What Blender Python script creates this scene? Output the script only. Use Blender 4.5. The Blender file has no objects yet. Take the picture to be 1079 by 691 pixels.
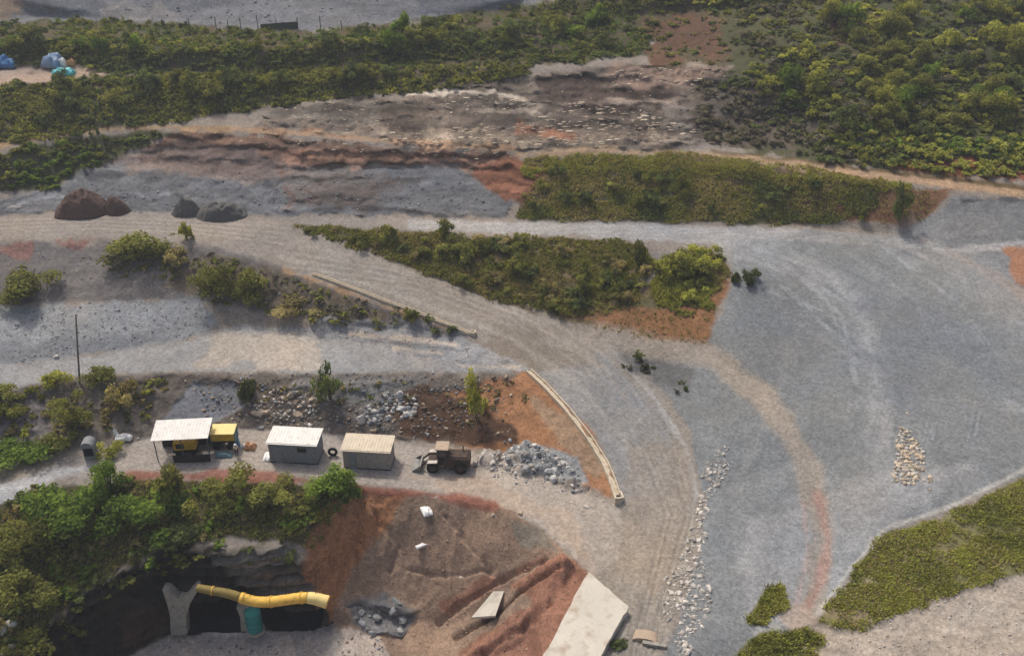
import bpy, bmesh, math, random
import numpy as np
from mathutils import Vector, Matrix
from mathutils.geometry import delaunay_2d_cdt

random.seed(7)
RNG = np.random.default_rng(11)
R = math.radians
S = bpy.context.scene
COL = S.collection

# ------------------------------------------------------------------ camera
W0, H0, F = 1079.0, 691.0, 1000.0
CX, CY = W0 / 2, H0 / 2
HCAM, PITCH = 67.0, R(30)
cam_d = bpy.data.cameras.new('camera')
cam = bpy.data.objects.new('camera', cam_d)
COL.objects.link(cam)
cam.location = (0, 0, HCAM)
cam.rotation_euler = (math.pi / 2 - PITCH, 0, 0)
cam_d.sensor_fit = 'HORIZONTAL'
cam_d.sensor_width = 36
cam_d.lens = F / W0 * 36
cam_d.clip_end = 6000
S.camera = cam
SP, CP = math.sin(PITCH), math.cos(PITCH)

def ray(u, v):
    a = (np.asarray(u, float) - CX) / F
    b = (np.asarray(v, float) - CY) / F
    return a, CP - b * SP, -SP - b * CP          # x, y, z direction

def at_z(u, v, z):
    dx, dy, dz = ray(u, v)
    t = (z - HCAM) / dz
    return dx * t, dy * t

def at_y(u, v, y):
    dx, dy, dz = ray(u, v)
    t = y / dy
    return Vector((float(dx * t), float(y), float(HCAM + dz * t)))

# ------------------------------------------------------------------ noise
def _hash(ix, iy, iz, seed):
    h = (ix.astype(np.uint32) * np.uint32(374761393) + iy.astype(np.uint32) * np.uint32(668265263)
         + iz.astype(np.uint32) * np.uint32(2147483647 & 0x7fffffff) + np.uint32(seed * 974711 % 4294967291))
    h = (h ^ (h >> np.uint32(13))) * np.uint32(1274126177)
    h = (h ^ (h >> np.uint32(16))) * np.uint32(2246822519)
    h = h ^ (h >> np.uint32(15))
    return h.astype(np.float64) / 4294967295.0

def vnoise(x, y, z, seed=0):
    x, y, z = np.broadcast_arrays(np.asarray(x, float), np.asarray(y, float), np.asarray(z, float))
    fx, fy, fz = np.floor(x), np.floor(y), np.floor(z)
    ix, iy, iz = (fx.astype(np.int64) & 0xffffffff), (fy.astype(np.int64) & 0xffffffff), (fz.astype(np.int64) & 0xffffffff)
    tx, ty, tz = x - fx, y - fy, z - fz
    tx, ty, tz = [t * t * (3 - 2 * t) for t in (tx, ty, tz)]
    out = 0
    for a in (0, 1):
        wx = tx if a else 1 - tx
        for b in (0, 1):
            wy = ty if b else 1 - ty
            for c in (0, 1):
                wz = tz if c else 1 - tz
                out = out + wx * wy * wz * _hash((ix + a) & 0xffffffff, (iy + b) & 0xffffffff, (iz + c) & 0xffffffff, seed)
    return out * 2 - 1

def fbm(x, y, z, scale, octv=4, seed=0, gain=.5):
    s, amp, tot = 0, 1.0, 0
    for o in range(octv):
        k = 2.03 ** o / scale
        s = s + amp * vnoise(x * k + 17 * o, y * k + 5 * o, z * k - 9 * o, seed + o)
        tot += amp
        amp *= gain
    return s / tot

def lin(c):
    c = np.asarray(c, float) / 255
    return np.where(c <= .04045, c / 12.92, ((c + .055) / 1.055) ** 2.4)

# ------------------------------------------------------------------ terrain heights: break lines (column, row, height)
LINES = [
 # beyond the frame
 [(-3000,-150,54),(-500,-150,54),(500,-150,54),(1100,-150,54),(3600,-150,54)],
 [(-3000,-60,42),(-400,-60,42),(0,-60,41),(300,-60,41),(640,-60,40),(800,-60,39),(1100,-60,39),(3600,-60,39)],
 [(-3000,-2,33),(-400,-2,33),(0,-2,33),(300,-2,33),(560,-2,32.6),(700,-2,33),(900,-2,33.5),(1100,-2,33.5),(1500,-2,33.5),(3600,-2,33.5)],
 # far quarry toe
 [(-3000,22,29.7),(-400,22,29.7),(0,24,29.6),(60,18,29.8),(130,24,29.6),(230,31,29.3),(330,33,29.2),(420,24,29.6),(540,10,30.6)],
 # first hedge crest / toe
 [(-3000,45,29.4),(-400,45,29.4),(0,43,29.5),(100,45,29.4),(200,50,29.2),(340,46,29.3),(450,34,29.8),(560,24,30),(640,16,30.5),(720,10,31)],
 [(-3000,78,26),(-400,78,26),(0,71,26),(100,75,26),(250,76,25.8),(400,68,26),(560,62,26.4),(690,56,27),(780,50,28)],
 [(-3000,95,25.4),(-400,92,25.4),(0,88,25.5),(60,86,25.5),(150,84,25.5),(260,81,25.6),(350,78,25.7),(440,72,25.9),(560,72,25.9),(690,68,26.4),(770,68,26.8)],
 [(-3000,170,18),(-400,165,18.8),(0,150,20),(60,139,20.3),(160,129,20.8),(230,121,21.4),(300,109,22.4),(360,101,23),(450,97,23.3),(560,94,23.5),(690,88,24.2),(760,88,24.8)],
 # ledge and path under it
 [(300,132,20.9),(400,128,21.2),(520,126,21.3),(640,124,21.5),(730,126,21.5)],
 [(-3000,190,17.5),(-400,170,18.6),(0,157,19.7),(60,144,20.1),(150,135,20.4),(250,138,20.3),(330,145,20),(430,153,19.6),(560,159,19.2),(700,161,18.9),(850,174,18.3),(940,185,17.8),(1079,200,17.1),(1300,235,16),(3600,300,14)],
 [(-400,215,14.5),(0,202,15),(60,192,15.3),(110,172,16.6),(160,165,17.2),(260,172,16.8),(330,176,16.8),(430,174,17),(490,172,17.2),(540,176,17.2)],
 [(545,172,18),(620,167,18.4),(720,171,18.2),(850,184,17.7),(940,196,17),(1000,203,16.6),(1079,211,16.3),(1300,245,15.4)],
 # hillside on the right
 [(800,130,20.7),(900,150,20.3),(1079,165,19.6),(1300,185,19),(3600,220,18)],
 [(800,90,25),(900,100,24.5),(1079,105,24),(1300,110,24),(3600,110,24)],
 [(820,48,29),(900,50,29),(1079,52,28.8),(1300,55,28.5),(3600,55,28.5)],
 # upper road
 [(-3000,245,12.6),(-400,232,13),(0,228,13),(100,222,13),(200,225,13),(300,229,12.9),(420,229,12.8),(540,233,12.5),(700,236,12.3),(850,240,12),(940,247,11.8),(975,258,11.5)],
 [(-3000,275,11.8),(-400,258,12.4),(0,252,12.5),(100,249,12.5),(200,256,12.3),(300,283,10.7),(400,319,8.4),(500,356,6),(560,392,5),(600,432,3.8),(640,482,2),(655,527,.8)],
 [(300,238,12.6),(420,243,12.4),(560,249,12.2),(700,255,11.9),(765,262,11.6)],
 [(340,252,12),(440,284,9.7),(520,318,7.6),(620,351,5.9),(680,388,4.4),(722,450,2.6),(737,520,.9),(722,600,-.6),(690,700,-2.2),(640,900,-5)],
 # bank of the triangle
 [(765,262,11.6),(790,290,10.7),(770,330,8.6),(742,366,6.4)],
 [(620,351,5.9),(690,362,6.1),(742,370,6.2),(800,412,4.6),(850,482,2.8),(868,560,1),(858,640,-.6),(820,700,-2)],
 # gravel fan
 [(975,258,11.5),(1010,270,11.5),(1079,312,10.6),(1300,400,8.4),(3600,500,6)],
 [(985,264,11.6),(1079,260,12.6),(1300,275,12),(3600,330,11)],
 [(960,246,12),(1000,228,14.4),(1079,230,14.8),(1300,255,14),(3600,310,13)],
 [(850,320,8.9),(920,345,8.2),(1000,380,7.4),(1079,430,6.5)],
 [(780,430,4.3),(900,450,4.9),(980,470,5)],
 [(760,560,.6),(800,580,.5),(780,660,-1.2)],
 # grass crest lower right
 [(3600,400,6.5),(1300,440,6.3),(1079,500,4.8),(1000,539,3.3),(930,562,2.2),(900,600,.9),(870,640,-.3),(842,664,-1),(800,695,-1.9),(740,800,-4),(700,900,-6)],
 [(3600,560,2),(1300,570,2),(1079,604,1.1),(1000,627,.6),(900,668,-.9),(850,700,-2)],
 [(3600,720,-2),(1300,720,-1.6),(1079,700,-1.2),(960,710,-2),(880,740,-3.4)],
 # lower left road and talus
 [(-3000,345,7),(-400,330,7.6),(0,322,7.9),(100,320,7.9),(200,316,7.8),(330,336,6.7),(430,345,6.2)],
 [(-3000,420,4.4),(-400,395,5),(0,384,5),(100,374,5),(215,354,5.2),(260,342,5.7),(340,351,5.5),(430,358,5.5),(500,362,5.7)],
 [(-3000,460,4),(-400,430,4.5),(0,412,4.6),(80,396,4.6),(200,391,4.6),(330,394,4.7),(450,391,4.9),(552,394,4.9)],
 # embankment toe
 [(-3000,560,0),(-400,520,0),(0,488,.2),(60,478,.2),(160,458,.1),(250,450,.2),(330,454,.2),(420,463,0),(480,468,0),(540,480,0),(600,512,0),(645,532,.3)],
 # pit rim
 [(-3000,700,-.5),(-400,640,-.3),(0,524,0),(60,508,0),(130,499,0),(250,497,0),(320,503,0),(380,513,0),(450,519,0),(520,531,0),(570,555,-.2),(605,583,-.5),(621,606,-.8)],
 [(621,606,-.8),(662,645,-1.3),(636,695,-2.9),(600,800,-5)],
 [(618,609,-1.2),(571,695,-3.2),(530,800,-6)],
 # pit wall top, bottom
 [(-400,760,-6),(-100,720,-6),(20,720,-8.5),(55,650,-5.6),(100,616,-4.2),(170,580,-2.9),(240,580,-2.9),(300,577,-3.2),(326,598,-5.4),(340,628,-8.8),(352,652,-11.7)],
 [(60,760,-14.5),(110,705,-13.8),(150,680,-13.2),(180,668,-13),(250,668,-13),(330,662,-12.6),(352,654,-12)],
 [(0,560,-.9),(60,550,-1),(150,540,-1.2),(250,545,-1.4),(330,545,-2)],
 [(330,545,-2),(400,545,-2.4),(470,560,-2.9),(545,577,-2.4),(592,592,-1.2)],
 [(355,600,-7.6),(400,603,-7.2),(470,618,-7.2),(540,612,-5)],
 [(380,655,-11.4),(430,655,-10.6),(470,660,-10.3),(500,648,-8.6),(560,640,-5.2),(594,612,-1.8)],
 [(420,695,-12),(500,695,-10),(560,690,-6.5)],
 [(200,700,-13.3),(300,700,-13.2),(380,700,-12.6)],
 [(-3000,900,-12),(-400,900,-12),(0,900,-15),(300,900,-15),(450,900,-14),(560,900,-9),(1079,900,-11),(3600,900,-12)],
 [(-3000,1500,-15),(0,1500,-15),(540,1500,-15),(1079,1500,-15),(3600,1500,-15)],
]
pts, edges, zs, index = [], [], [], {}
for L in LINES:
    prev = None
    for (u, v, z) in L:
        k = (u, v)
        if k not in index:
            index[k] = len(pts)
            pts.append(Vector((u, v)))
            zs.append(z)
        if prev is not None and prev != index[k]:
            edges.append((prev, index[k]))
        prev = index[k]
ov, oe, of, ovo, _, _ = delaunay_2d_cdt(pts, edges, [], 0, 0.001)
nz = []
for i, src in enumerate(ovo):
    if src:
        nz.append(zs[src[0]])
    else:                                     # a crossing of two lines: take the nearest points
        d = sorted(((p - ov[i]).length, j) for j, p in enumerate(pts))[:3]
        nz.append(sum(zs[j] / (dd + 1e-3) for dd, j in d) / sum(1 / (dd + 1e-3) for dd, j in d))
def grow(start, step, end):
    out, s, x = [], step, start
    while (x < end if step > 0 else x > end):
        s *= 1.22
        x += s
        out.append(x)
    return out
STEP = 1.5
u_in = np.arange(-80, 1160, STEP)
v_in = np.arange(-45, 745, STEP)
US = np.array(sorted(grow(u_in[0], -STEP * 2, -2300)) + list(u_in) + grow(u_in[-1], STEP * 2, 3300))
VS = np.array([v for v in sorted(grow(v_in[0], -STEP, -135)) if v > -149] + list(v_in) + grow(v_in[-1], STEP * 2, 1300))
US = np.clip(US, -2990, 3590); VS = np.clip(VS, -149, 1490)
NU, NV = len(US), len(VS)
Z = np.full((NV, NU), np.nan)
for f in of:
    for k in range(1, len(f) - 1):
        a, b, c = f[0], f[k], f[k + 1]
        A, B, C_ = ov[a], ov[b], ov[c]
        i0, i1 = np.searchsorted(US, min(A.x, B.x, C_.x)), np.searchsorted(US, max(A.x, B.x, C_.x), 'right')
        j0, j1 = np.searchsorted(VS, min(A.y, B.y, C_.y)), np.searchsorted(VS, max(A.y, B.y, C_.y), 'right')
        if i1 <= i0 or j1 <= j0:
            continue
        uu, vv = np.meshgrid(US[i0:i1], VS[j0:j1])
        det = (B.y - C_.y) * (A.x - C_.x) + (C_.x - B.x) * (A.y - C_.y)
        if abs(det) < 1e-9:
            continue
        l1 = ((B.y - C_.y) * (uu - C_.x) + (C_.x - B.x) * (vv - C_.y)) / det
        l2 = ((C_.y - A.y) * (uu - C_.x) + (A.x - C_.x) * (vv - C_.y)) / det
        l3 = 1 - l1 - l2
        m = (l1 >= -1e-6) & (l2 >= -1e-6) & (l3 >= -1e-6)
        sub = Z[j0:j1, i0:i1]
        sub[m] = (l1 * nz[a] + l2 * nz[b] + l3 * nz[c])[m]
for j in range(NV):                            # nothing may stay empty
    bad = np.isnan(Z[j])
    if bad.all():
        Z[j] = Z[j - 1]
    elif bad.any():
        Z[j][bad] = np.interp(US[bad], US[~bad], Z[j][~bad])
def blur(a, r):
    k = np.ones(2 * r + 1) / (2 * r + 1)
    a = np.apply_along_axis(lambda m: np.convolve(np.pad(m, r, 'edge'), k, 'valid'), 0, a)
    return np.apply_along_axis(lambda m: np.convolve(np.pad(m, r, 'edge'), k, 'valid'), 1, a)
Z = blur(blur(Z, 2), 2)
U2, V2 = np.meshgrid(US, VS)
X, Y = at_z(U2, V2, Z)

# ------------------------------------------------------------------ surface kinds: regions and strokes over the sheet
def region(poly):
    """signed distance (inside positive) from the outline, in sheet units"""
    p = np.array(poly, float)
    q = np.roll(p, -1, 0)
    pad = 40
    i0, i1 = np.searchsorted(US, p[:, 0].min() - pad), np.searchsorted(US, p[:, 0].max() + pad)
    j0, j1 = np.searchsorted(VS, p[:, 1].min() - pad), np.searchsorted(VS, p[:, 1].max() + pad)
    uu, vv = U2[j0:j1, i0:i1], V2[j0:j1, i0:i1]
    d = np.full(uu.shape, 1e9)
    ins = np.zeros(uu.shape, bool)
    for (ax, ay), (bx, by) in zip(p, q):
        ex, ey = bx - ax, by - ay
        t = np.clip(((uu - ax) * ex + (vv - ay) * ey) / (ex * ex + ey * ey + 1e-9), 0, 1)
        d = np.minimum(d, np.hypot(uu - ax - t * ex, vv - ay - t * ey))
        c = ((ay > vv) != (by > vv))
        ins ^= c & (uu < ex * (vv - ay) / (ey if abs(ey) > 1e-9 else 1e-9) + ax)
    return (slice(j0, j1), slice(i0, i1)), np.where(ins, d, -d)

def stroke_d(line, pad=60):
    p = np.array(line, float)
    i0, i1 = np.searchsorted(US, p[:, 0].min() - pad), np.searchsorted(US, p[:, 0].max() + pad)
    j0, j1 = np.searchsorted(VS, p[:, 1].min() - pad), np.searchsorted(VS, p[:, 1].max() + pad)
    uu, vv = U2[j0:j1, i0:i1], V2[j0:j1, i0:i1]
    d = np.full(uu.shape, 1e9)
    for (ax, ay), (bx, by) in zip(p[:-1], p[1:]):
        ex, ey = bx - ax, by - ay
        t = np.clip(((uu - ax) * ex + (vv - ay) * ey) / (ex * ex + ey * ey + 1e-9), 0, 1)
        d = np.minimum(d, np.hypot(uu - ax - t * ex, vv - ay - t * ey))
    return (slice(j0, j1), slice(i0, i1)), d

ALB = np.zeros((NV, NU, 3))
ROUGH = np.full((NV, NU), .12)                 # relief height in metres
KIND = np.zeros((NV, NU))                      # 1 rock strata, 0 loose
N_BIG = fbm(X, Y, Z, 14, 4, 1)
N_MID = fbm(X, Y, Z, 4, 4, 21)
N_FINE = fbm(X, Y, Z, 1.2, 3, 41)
N_EDGE = fbm(X, Y, Z, 3.0, 4, 61)
K_ALB = .80
def put(sl, w, c, rough=None, kind=None):
    c = lin(c) * K_ALB
    g = c.mean()
    c = g + (c - g) * .86
    w3 = w[..., None]
    ALB[sl] = ALB[sl] * (1 - w3) + c * w3
    if rough is not None:
        ROUGH[sl] = ROUGH[sl] * (1 - w) + rough * w
    if kind is not None:
        KIND[sl] = KIND[sl] * (1 - w) + kind * w
def paint(poly, c, soft=4, warp=8, a=1, rough=None, kind=None, patch=0):
    sl, d = region(poly)
    w = np.clip((d + 1.25 * warp * N_EDGE[sl] + .35 * warp * N_FINE[sl]) / (1.1 * soft) + .5, 0, 1) * a
    if patch:
        w = w * np.clip(.5 + N_MID[sl] * 2.5 + (1 - patch), 0, 1)
    put(sl, w, c, rough, kind)
def stroke(line, width, c, soft=2, warp=3, a=1, rough=None, patch=0):
    sl, d = stroke_d(line)
    w = np.clip((width / 2 - d + 1.2 * warp * N_EDGE[sl] + .3 * warp * N_FINE[sl]) / (1.4 * soft) + .5, 0, 1) * a
    if patch:
        w = w * np.clip(.5 + N_MID[sl] * 2.5 + (1 - patch), 0, 1)
    put(sl, w, c, rough)

ALB[:] = lin((146, 136, 124)) * K_ALB
GREEN = (84, 84, 54)
HEDGE_ONE = [(-100,22),(0,24),(130,22),(230,31),(330,34),(420,25),(540,9),(640,-5),(716,-5),(690,24),(686,58),(560,70),(400,70),(250,77),(110,79),(60,70),(0,66),(-100,72)]
HEDGE_TWO = [(-100,95),(0,90),(110,80),(260,77),(440,68),(560,70),(560,80),(450,97),(360,103),(290,110),(220,123),(150,132),(60,142),(0,155),(-100,168)]
HEDGE_THREE = [(-100,172),(0,160),(60,147),(140,139),(190,139),(130,160),(80,180),(60,198),(0,203),(-100,212)]
HILL = [(740,-50),(1180,-50),(1180,205),(1079,188),(930,177),(850,170),(770,155),(735,112),(770,70)]
BANK = [(548,218),(572,172),(640,164),(700,165),(850,180),(936,197),(912,222),(890,232),(850,238),(700,233),(542,230)]
TRIANGLE = [(312,238),(420,244),(560,250),(660,258),(690,272),(715,268),(760,268),(768,292),(745,330),(740,360),(700,362),(640,350),(520,317),(400,270)]
TRI_LEFT = [(312,238),(420,244),(560,250),(660,256),(684,268),(674,296),(676,318),(640,330),(600,333),(520,314),(400,268)]
TRI_RIGHT = [(702,270),(760,268),(768,290),(748,318),(722,332),(694,322),(686,306)]
HILL_VEG = [(730,-50),(1180,-50),(1180,205),(1079,188),(930,177),(850,170),(838,158),(864,130),(834,82),(786,80),(780,20),(735,8)]
KNOLL = [(1180,445),(1079,502),(1000,541),(932,564),(902,602),(862,655),(900,665),(1000,625),(1079,603),(1180,590)]
PIT_GREEN = [(-100,545),(0,535),(60,512),(140,505),(380,513),(338,580),(300,566),(240,566),(170,576),(100,616),(55,650),(40,700),(-100,760)]
# far quarry
paint([(-300,-60),(660,-60),(560,6),(420,25),(330,34),(230,32),(130,24),(0,26),(-300,26)], (130,130,131), 3, 4, rough=.3, kind=.25)
paint([(-40,-5),(25,-5),(22,16),(-40,24)], (158,138,116), 3, 8)
paint([(100,8),(170,2),(190,24),(120,24)], (150,144,138), 3, 8, patch=.5)
paint([(440,-5),(560,-8),(520,8),(440,16)], (112,115,120), 3, 8)
# scrub bands and the hillside
for b in (HEDGE_ONE, HEDGE_TWO):
    paint(b, GREEN, 3, 6, rough=.3)
    paint(b, (98,84,62), 3, 6, a=.8, patch=.75)
paint([(-100,70),(0,68),(95,70),(125,77),(60,84),(0,90),(-100,96)], (170,148,128), 2, 4, rough=.08)
paint([(-100,82),(0,80),(60,78),(50,84),(0,90),(-100,94)], (180,152,128), 2, 4, a=.6, rough=.08)
ROCKS_MID = [(265,134),(290,110),(360,102),(450,97),(560,80),(690,66),(772,70),(765,150),(700,160),(560,158),(430,150)]
paint(ROCKS_MID, (118,105,91), 4, 8, rough=.55, kind=1.2)
paint([(560,85),(690,82),(740,110),(640,120),(580,112)], (80,67,58), 5, 14, rough=.5)
paint([(400,84),(560,78),(560,96),(450,98)], (90,80,66), 4, 10, a=.7)
paint([(640,70),(772,66),(770,88),(650,90)], (150,124,106), 5, 12, a=.8)
paint([(676,-12),(800,-12),(800,72),(690,70)], (94,84,60), 5, 10, rough=.4)
paint([(680,18),(772,20),(775,62),(690,64)], (112,80,60), 5, 20, a=.85, rough=.4)
paint([(690,30),(765,26),(770,58),(700,56)], (92,70,54), 4, 16, a=.7, patch=.9)
paint([(280,116),(345,104),(400,106),(400,130),(290,130)], (128,120,108), 4, 8, a=.7)
paint([(700,110),(742,104),(745,150),(715,150)], (150,140,128), 4, 12, a=.6)
stroke([(430,99),(480,97),(540,100),(570,112)], 3.5, (206,190,166), 1.2, 4, .9)
stroke([(455,118),(520,116),(580,120)], 2.5, (190,172,148), 1.2, 4, .8)
stroke([(300,112),(345,106),(400,108)], 3, (180,166,146), 1.2, 4, .7)
stroke([(560,112),(640,108),(730,104)], 3, (168,148,128), 1.2, 6, .7)
stroke([(350,140),(450,141),(560,147)], 2.5, (214,196,170), 1, 3, .9)
stroke([(380,140),(470,142),(560,146),(650,146),(735,144)], 9, (172,152,128), 2, 12, .75)
for k in range(9):
    x0 = 200 + k * 36
    stroke([(x0, 148 + k * 2.2 + 6 * math.sin(k * 2.1)), (x0 + 40, 149 + k * 2.4 + 5 * math.sin(k * 1.3)), (x0 + 75, 152 + k * 2.2)], 2.5, ((190,160,132), (88,66,54), (170,120,92))[k % 3], 1.2, 4, .75)
stroke([(550,135),(575,140),(605,142)], 10, (160,98,60), 3, 8, .7)
paint(HILL, GREEN, 6, 14, rough=.4)
paint([(728,85),(830,82),(860,130),(840,158),(770,152),(728,148)], (98,88,76), 5, 14, rough=.4)
paint([(870,15),(925,18),(930,50),(880,48)], (104,78,56), 5, 14)
paint([(940,176),(1010,166),(1180,172),(1180,202),(1079,192)], (138,82,54), 4, 10, rough=.3)
paint([(750,158),(850,170),(940,180),(1180,205),(1180,224),(1079,206),(960,192),(860,180),(750,166)], (112,92,60), 3, 4)
# slopes over the upper road
paint([(180,138),(330,147),(430,156),(545,162),(572,178),(545,208),(520,205),(480,178),(420,182),(330,176),(290,192),(200,190),(140,165)], (124,96,78), 5, 14, rough=.45, kind=1.2)
paint([(120,165),(200,150),(300,165),(300,200),(200,200),(100,195)], (122,108,100), 5, 16, a=.8, rough=.5, kind=.6)
paint([(-100,232),(-100,215),(0,206),(60,197),(90,176),(150,178),(290,192),(330,178),(480,172),(540,208),(540,232),(420,228),(300,228),(100,222),(0,228)], (112,113,114), 4, 9, rough=.45, kind=.7)
paint([(300,176),(400,180),(420,200),(380,222),(300,215)], (128,116,106), 5, 14, a=.7, kind=1)
paint([(390,175),(470,168),(530,205),(530,228),(400,226)], (118,120,123), 5, 8, a=.8, rough=.2)
for (ln, wd, cc) in (([(92,186),(130,184),(160,190),(148,196)], 5, (78,80,84)), ([(280,190),(292,200),(288,214)], 3.5, (70,66,64)), ([(225,180),(262,184),(284,188)], 2.5, (82,78,76)),
    ([(300,198),(312,206),(306,214)], 5, (112,86,76)), ([(318,196),(332,204),(328,212)], 5, (112,86,76)), ([(398,196),(420,188),(440,190)], 2.5, (76,74,74)), ([(410,182),(430,176)], 2.5, (80,76,74)),
    ([(112,200),(150,206),(176,204)], 6, (142,146,150)), ([(205,196),(240,192),(270,200)], 7, (136,138,142)), ([(20,214),(50,206),(72,206)], 6, (140,142,146)), ([(372,178),(450,172),(490,178)], 4, (176,140,116)), ([(150,168),(190,166),(230,172)], 4, (94,78,70)),
    ([(60,206),(90,200)], 3, (84,84,86)), ([(470,228),(520,226)], 3, (92,88,86)), ([(250,206),(275,212)], 3, (90,88,86))):
    stroke(ln, wd, cc, 1.2, 4, .8)
paint([(100,185),(300,185),(300,215),(100,215)], (96,96,98), 6, 16, a=.6, patch=.9)
paint([(300,185),(420,185),(400,222),(300,222)], (104,88,78), 6, 16, a=.6, patch=.9)
paint([(280,112),(740,100),(740,150),(420,148),(280,132)], (76,64,56), 5, 14, a=.6, patch=.9)
paint([(150,150),(330,152),(540,166),(540,180),(420,178),(330,172),(200,176)], (92,74,64), 5, 14, a=.6, patch=.9)
stroke([(330,222),(380,218),(430,222),(470,228)], 5, (70,66,64), 2, 5, .8)
stroke([(240,136),(330,141),(420,150),(540,157)], 6, (184,146,108), 2, 5, .8)
stroke([(-40,164),(0,154),(60,142),(150,133),(240,136)], 5, (160,130,92), 2, 4, .9)
stroke([(300,165),(420,164),(520,170)], 8, (176,130,100), 3, 12, .6)
paint(HEDGE_THREE, GREEN, 3, 6, rough=.3)
# upper road
paint([(-300,240),(0,229),(100,222),(200,226),(300,230),(420,230),(540,234),(700,236),(850,240),(950,248),(990,262),(900,264),(765,258),(700,254),(560,248),(420,243),(320,238),(340,252),(300,280),(200,256),(100,249),(0,252),(-300,264)], (148,138,126), 3, 5, rough=.06)
paint([(430,231),(540,234),(700,236),(850,240),(950,248),(985,262),(900,262),(765,256),(700,252),(560,247),(430,242)], (162,158,153), 3, 5, rough=.06)
# grass bank between path and road
paint(BANK, (84,84,50), 3, 6, rough=.35)
paint(BANK, (110,88,60), 3, 6, a=.8, patch=.85)
paint([(490,178),(545,163),(575,175),(552,212),(520,205)], (138,92,68), 4, 8, rough=.3)
paint([(880,216),(930,196),(1005,199),(985,225),(955,242),(890,234)], (134,96,66), 4, 10, rough=.3)
stroke([(545,163),(640,159),(760,165),(860,178),(960,190),(1079,205),(1200,222)], 7, (176,146,110), 2, 4, .9, .1)
stroke([(880,181),(960,190),(1079,204),(1200,220)], 5, (196,158,118), 2, 3, .8)
# gravel fan
FAN = [(770,258),(850,242),(960,250),(1010,270),(1079,312),(1180,360),(1180,450),(1079,502),(932,562),(868,645),(800,700),(690,790),(700,691),(735,600),(742,520),(725,450),(685,390),(742,366),(772,300)]
paint(FAN, (129,131,129), 4, 5, rough=.09)
paint([(955,246),(1005,207),(1079,212),(1180,218),(1180,350),(1079,308),(1000,264)], (128,129,128), 3, 5, rough=.2)
stroke([(985,266),(1030,262),(1079,257),(1200,262)], 8, (176,174,170), 2, 3, .85, .05)
stroke([(1015,212),(1060,210),(1100,214)], 3, (74,76,80), 1.5, 3, .8)
stroke([(962,254),(975,264),(992,270)], 5, (92,84,76), 2, 3, .8)
paint([(1056,262),(1180,255),(1180,345),(1070,300)], (160,112,80), 4, 8, rough=.3)
stroke([(1000,264),(1045,290),(1100,325)], 10, (160,140,124), 3, 5, .6)
stroke([(770,262),(850,278),(900,315),(920,370),(926,440),(930,520)], 26, (152,152,150), 8, 6, .75, .06)
stroke([(800,262),(872,288),(912,340),(925,410)], 4, (166,167,164), 2, 3, .5)
stroke([(775,268),(846,292),(888,335),(902,400)], 4, (166,167,164), 2, 3, .5)
stroke([(960,252),(1030,290),(1079,340),(1150,400)], 40, (148,147,145), 14, 8, .5)
paint([(770,560),(900,500),(1020,490),(930,562),(868,640),(800,680)], (160,158,154), 14, 14, a=.7)
paint([(690,395),(742,372),(770,410),(740,430)], (128,130,130), 6, 8, a=.7)
# crossing wheel tracks over the gravel
rg = random.Random(5)
for k in range(16):
    u0 = rg.uniform(770, 960); a = rg.uniform(-20, 30)
    ln = [(u0, 254 + rg.uniform(0, 12)), (u0 + 60 + a, 300 + rg.uniform(-10, 20)), (u0 + 70 + a * 2, 380 + rg.uniform(-20, 20)), (u0 + 40 + a * 2.5, 470), (u0 + a * 1.5 - rg.uniform(-10, 50), 560 + rg.uniform(-20, 30))]
    if k % 4 == 3: ln = [(770 + rg.uniform(0, 60), 300), (860, 340 + rg.uniform(-20, 40)), (980, 400 + rg.uniform(-30, 30)), (1120, 440 + rg.uniform(-40, 20))]
    cc = ((158,160,160), (104,108,112), (150,146,140))[k % 3]
    for o_ in (0, rg.uniform(4, 7)):
        stroke([(u + o_, v + o_ * .3) for u, v in ln], 1.8, cc, .9, 1.5, .42, None, .7)
paint([(900,300),(1000,320),(1060,400),(960,440),(900,380)], (112,116,121), 14, 22, a=.5, patch=.6)
paint([(780,330),(850,340),(870,420),(800,440)], (114,118,122), 14, 22, a=.5, patch=.6)
# triangle
paint(TRIANGLE, (100,92,60), 3, 6, rough=.3)
paint(TRIANGLE, (122,100,72), 3, 6, a=.8, patch=.8)
paint([(612,335),(690,322),(740,300),(772,290),(745,362),(690,364),(640,352)], (140,98,60), 4, 10, rough=.25)
paint([(690,262),(712,266),(690,300),(676,312),(672,295)], (130,128,124), 3, 6, a=.7)
# haul road coming down
ROAD = [(300,282),(320,240),(345,252),(440,285),(520,318),(620,351),(682,388),(722,450),(737,520),(722,600),(690,700),(640,800),(630,700),(662,645),(625,606),(640,560),(655,527),(640,482),(600,432),(560,392),(500,356),(400,319)]
paint(ROAD, (150,140,126), 3, 5, rough=.06)
paint([(560,392),(640,372),(700,440),(715,520),(655,527),(640,482),(600,432)], (144,143,140), 6, 10, a=.8)
paint([(520,345),(560,338),(610,362),(640,385),(560,392),(500,372)], (128,116,100), 5, 10, a=.6)
for off, cc in ((-14, (172,164,150)), (4, (140,130,118)), (16, (170,158,142)), (30, (146,136,122))):
    stroke([(300+off*.3,262-off*.6),(440,304-off*.9),(540+off*.4,342-off*.9),(620+off*.8,395-off*.6),(680+off,470-off*.3),(702+off,540),(682+off,620),(655+off,720)], 5, cc, 3, 3, .5)
stroke([(640,362),(690,420),(722,470),(734,520),(722,590)], 4, (176,172,164), 1.5, 3, .6)
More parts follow.
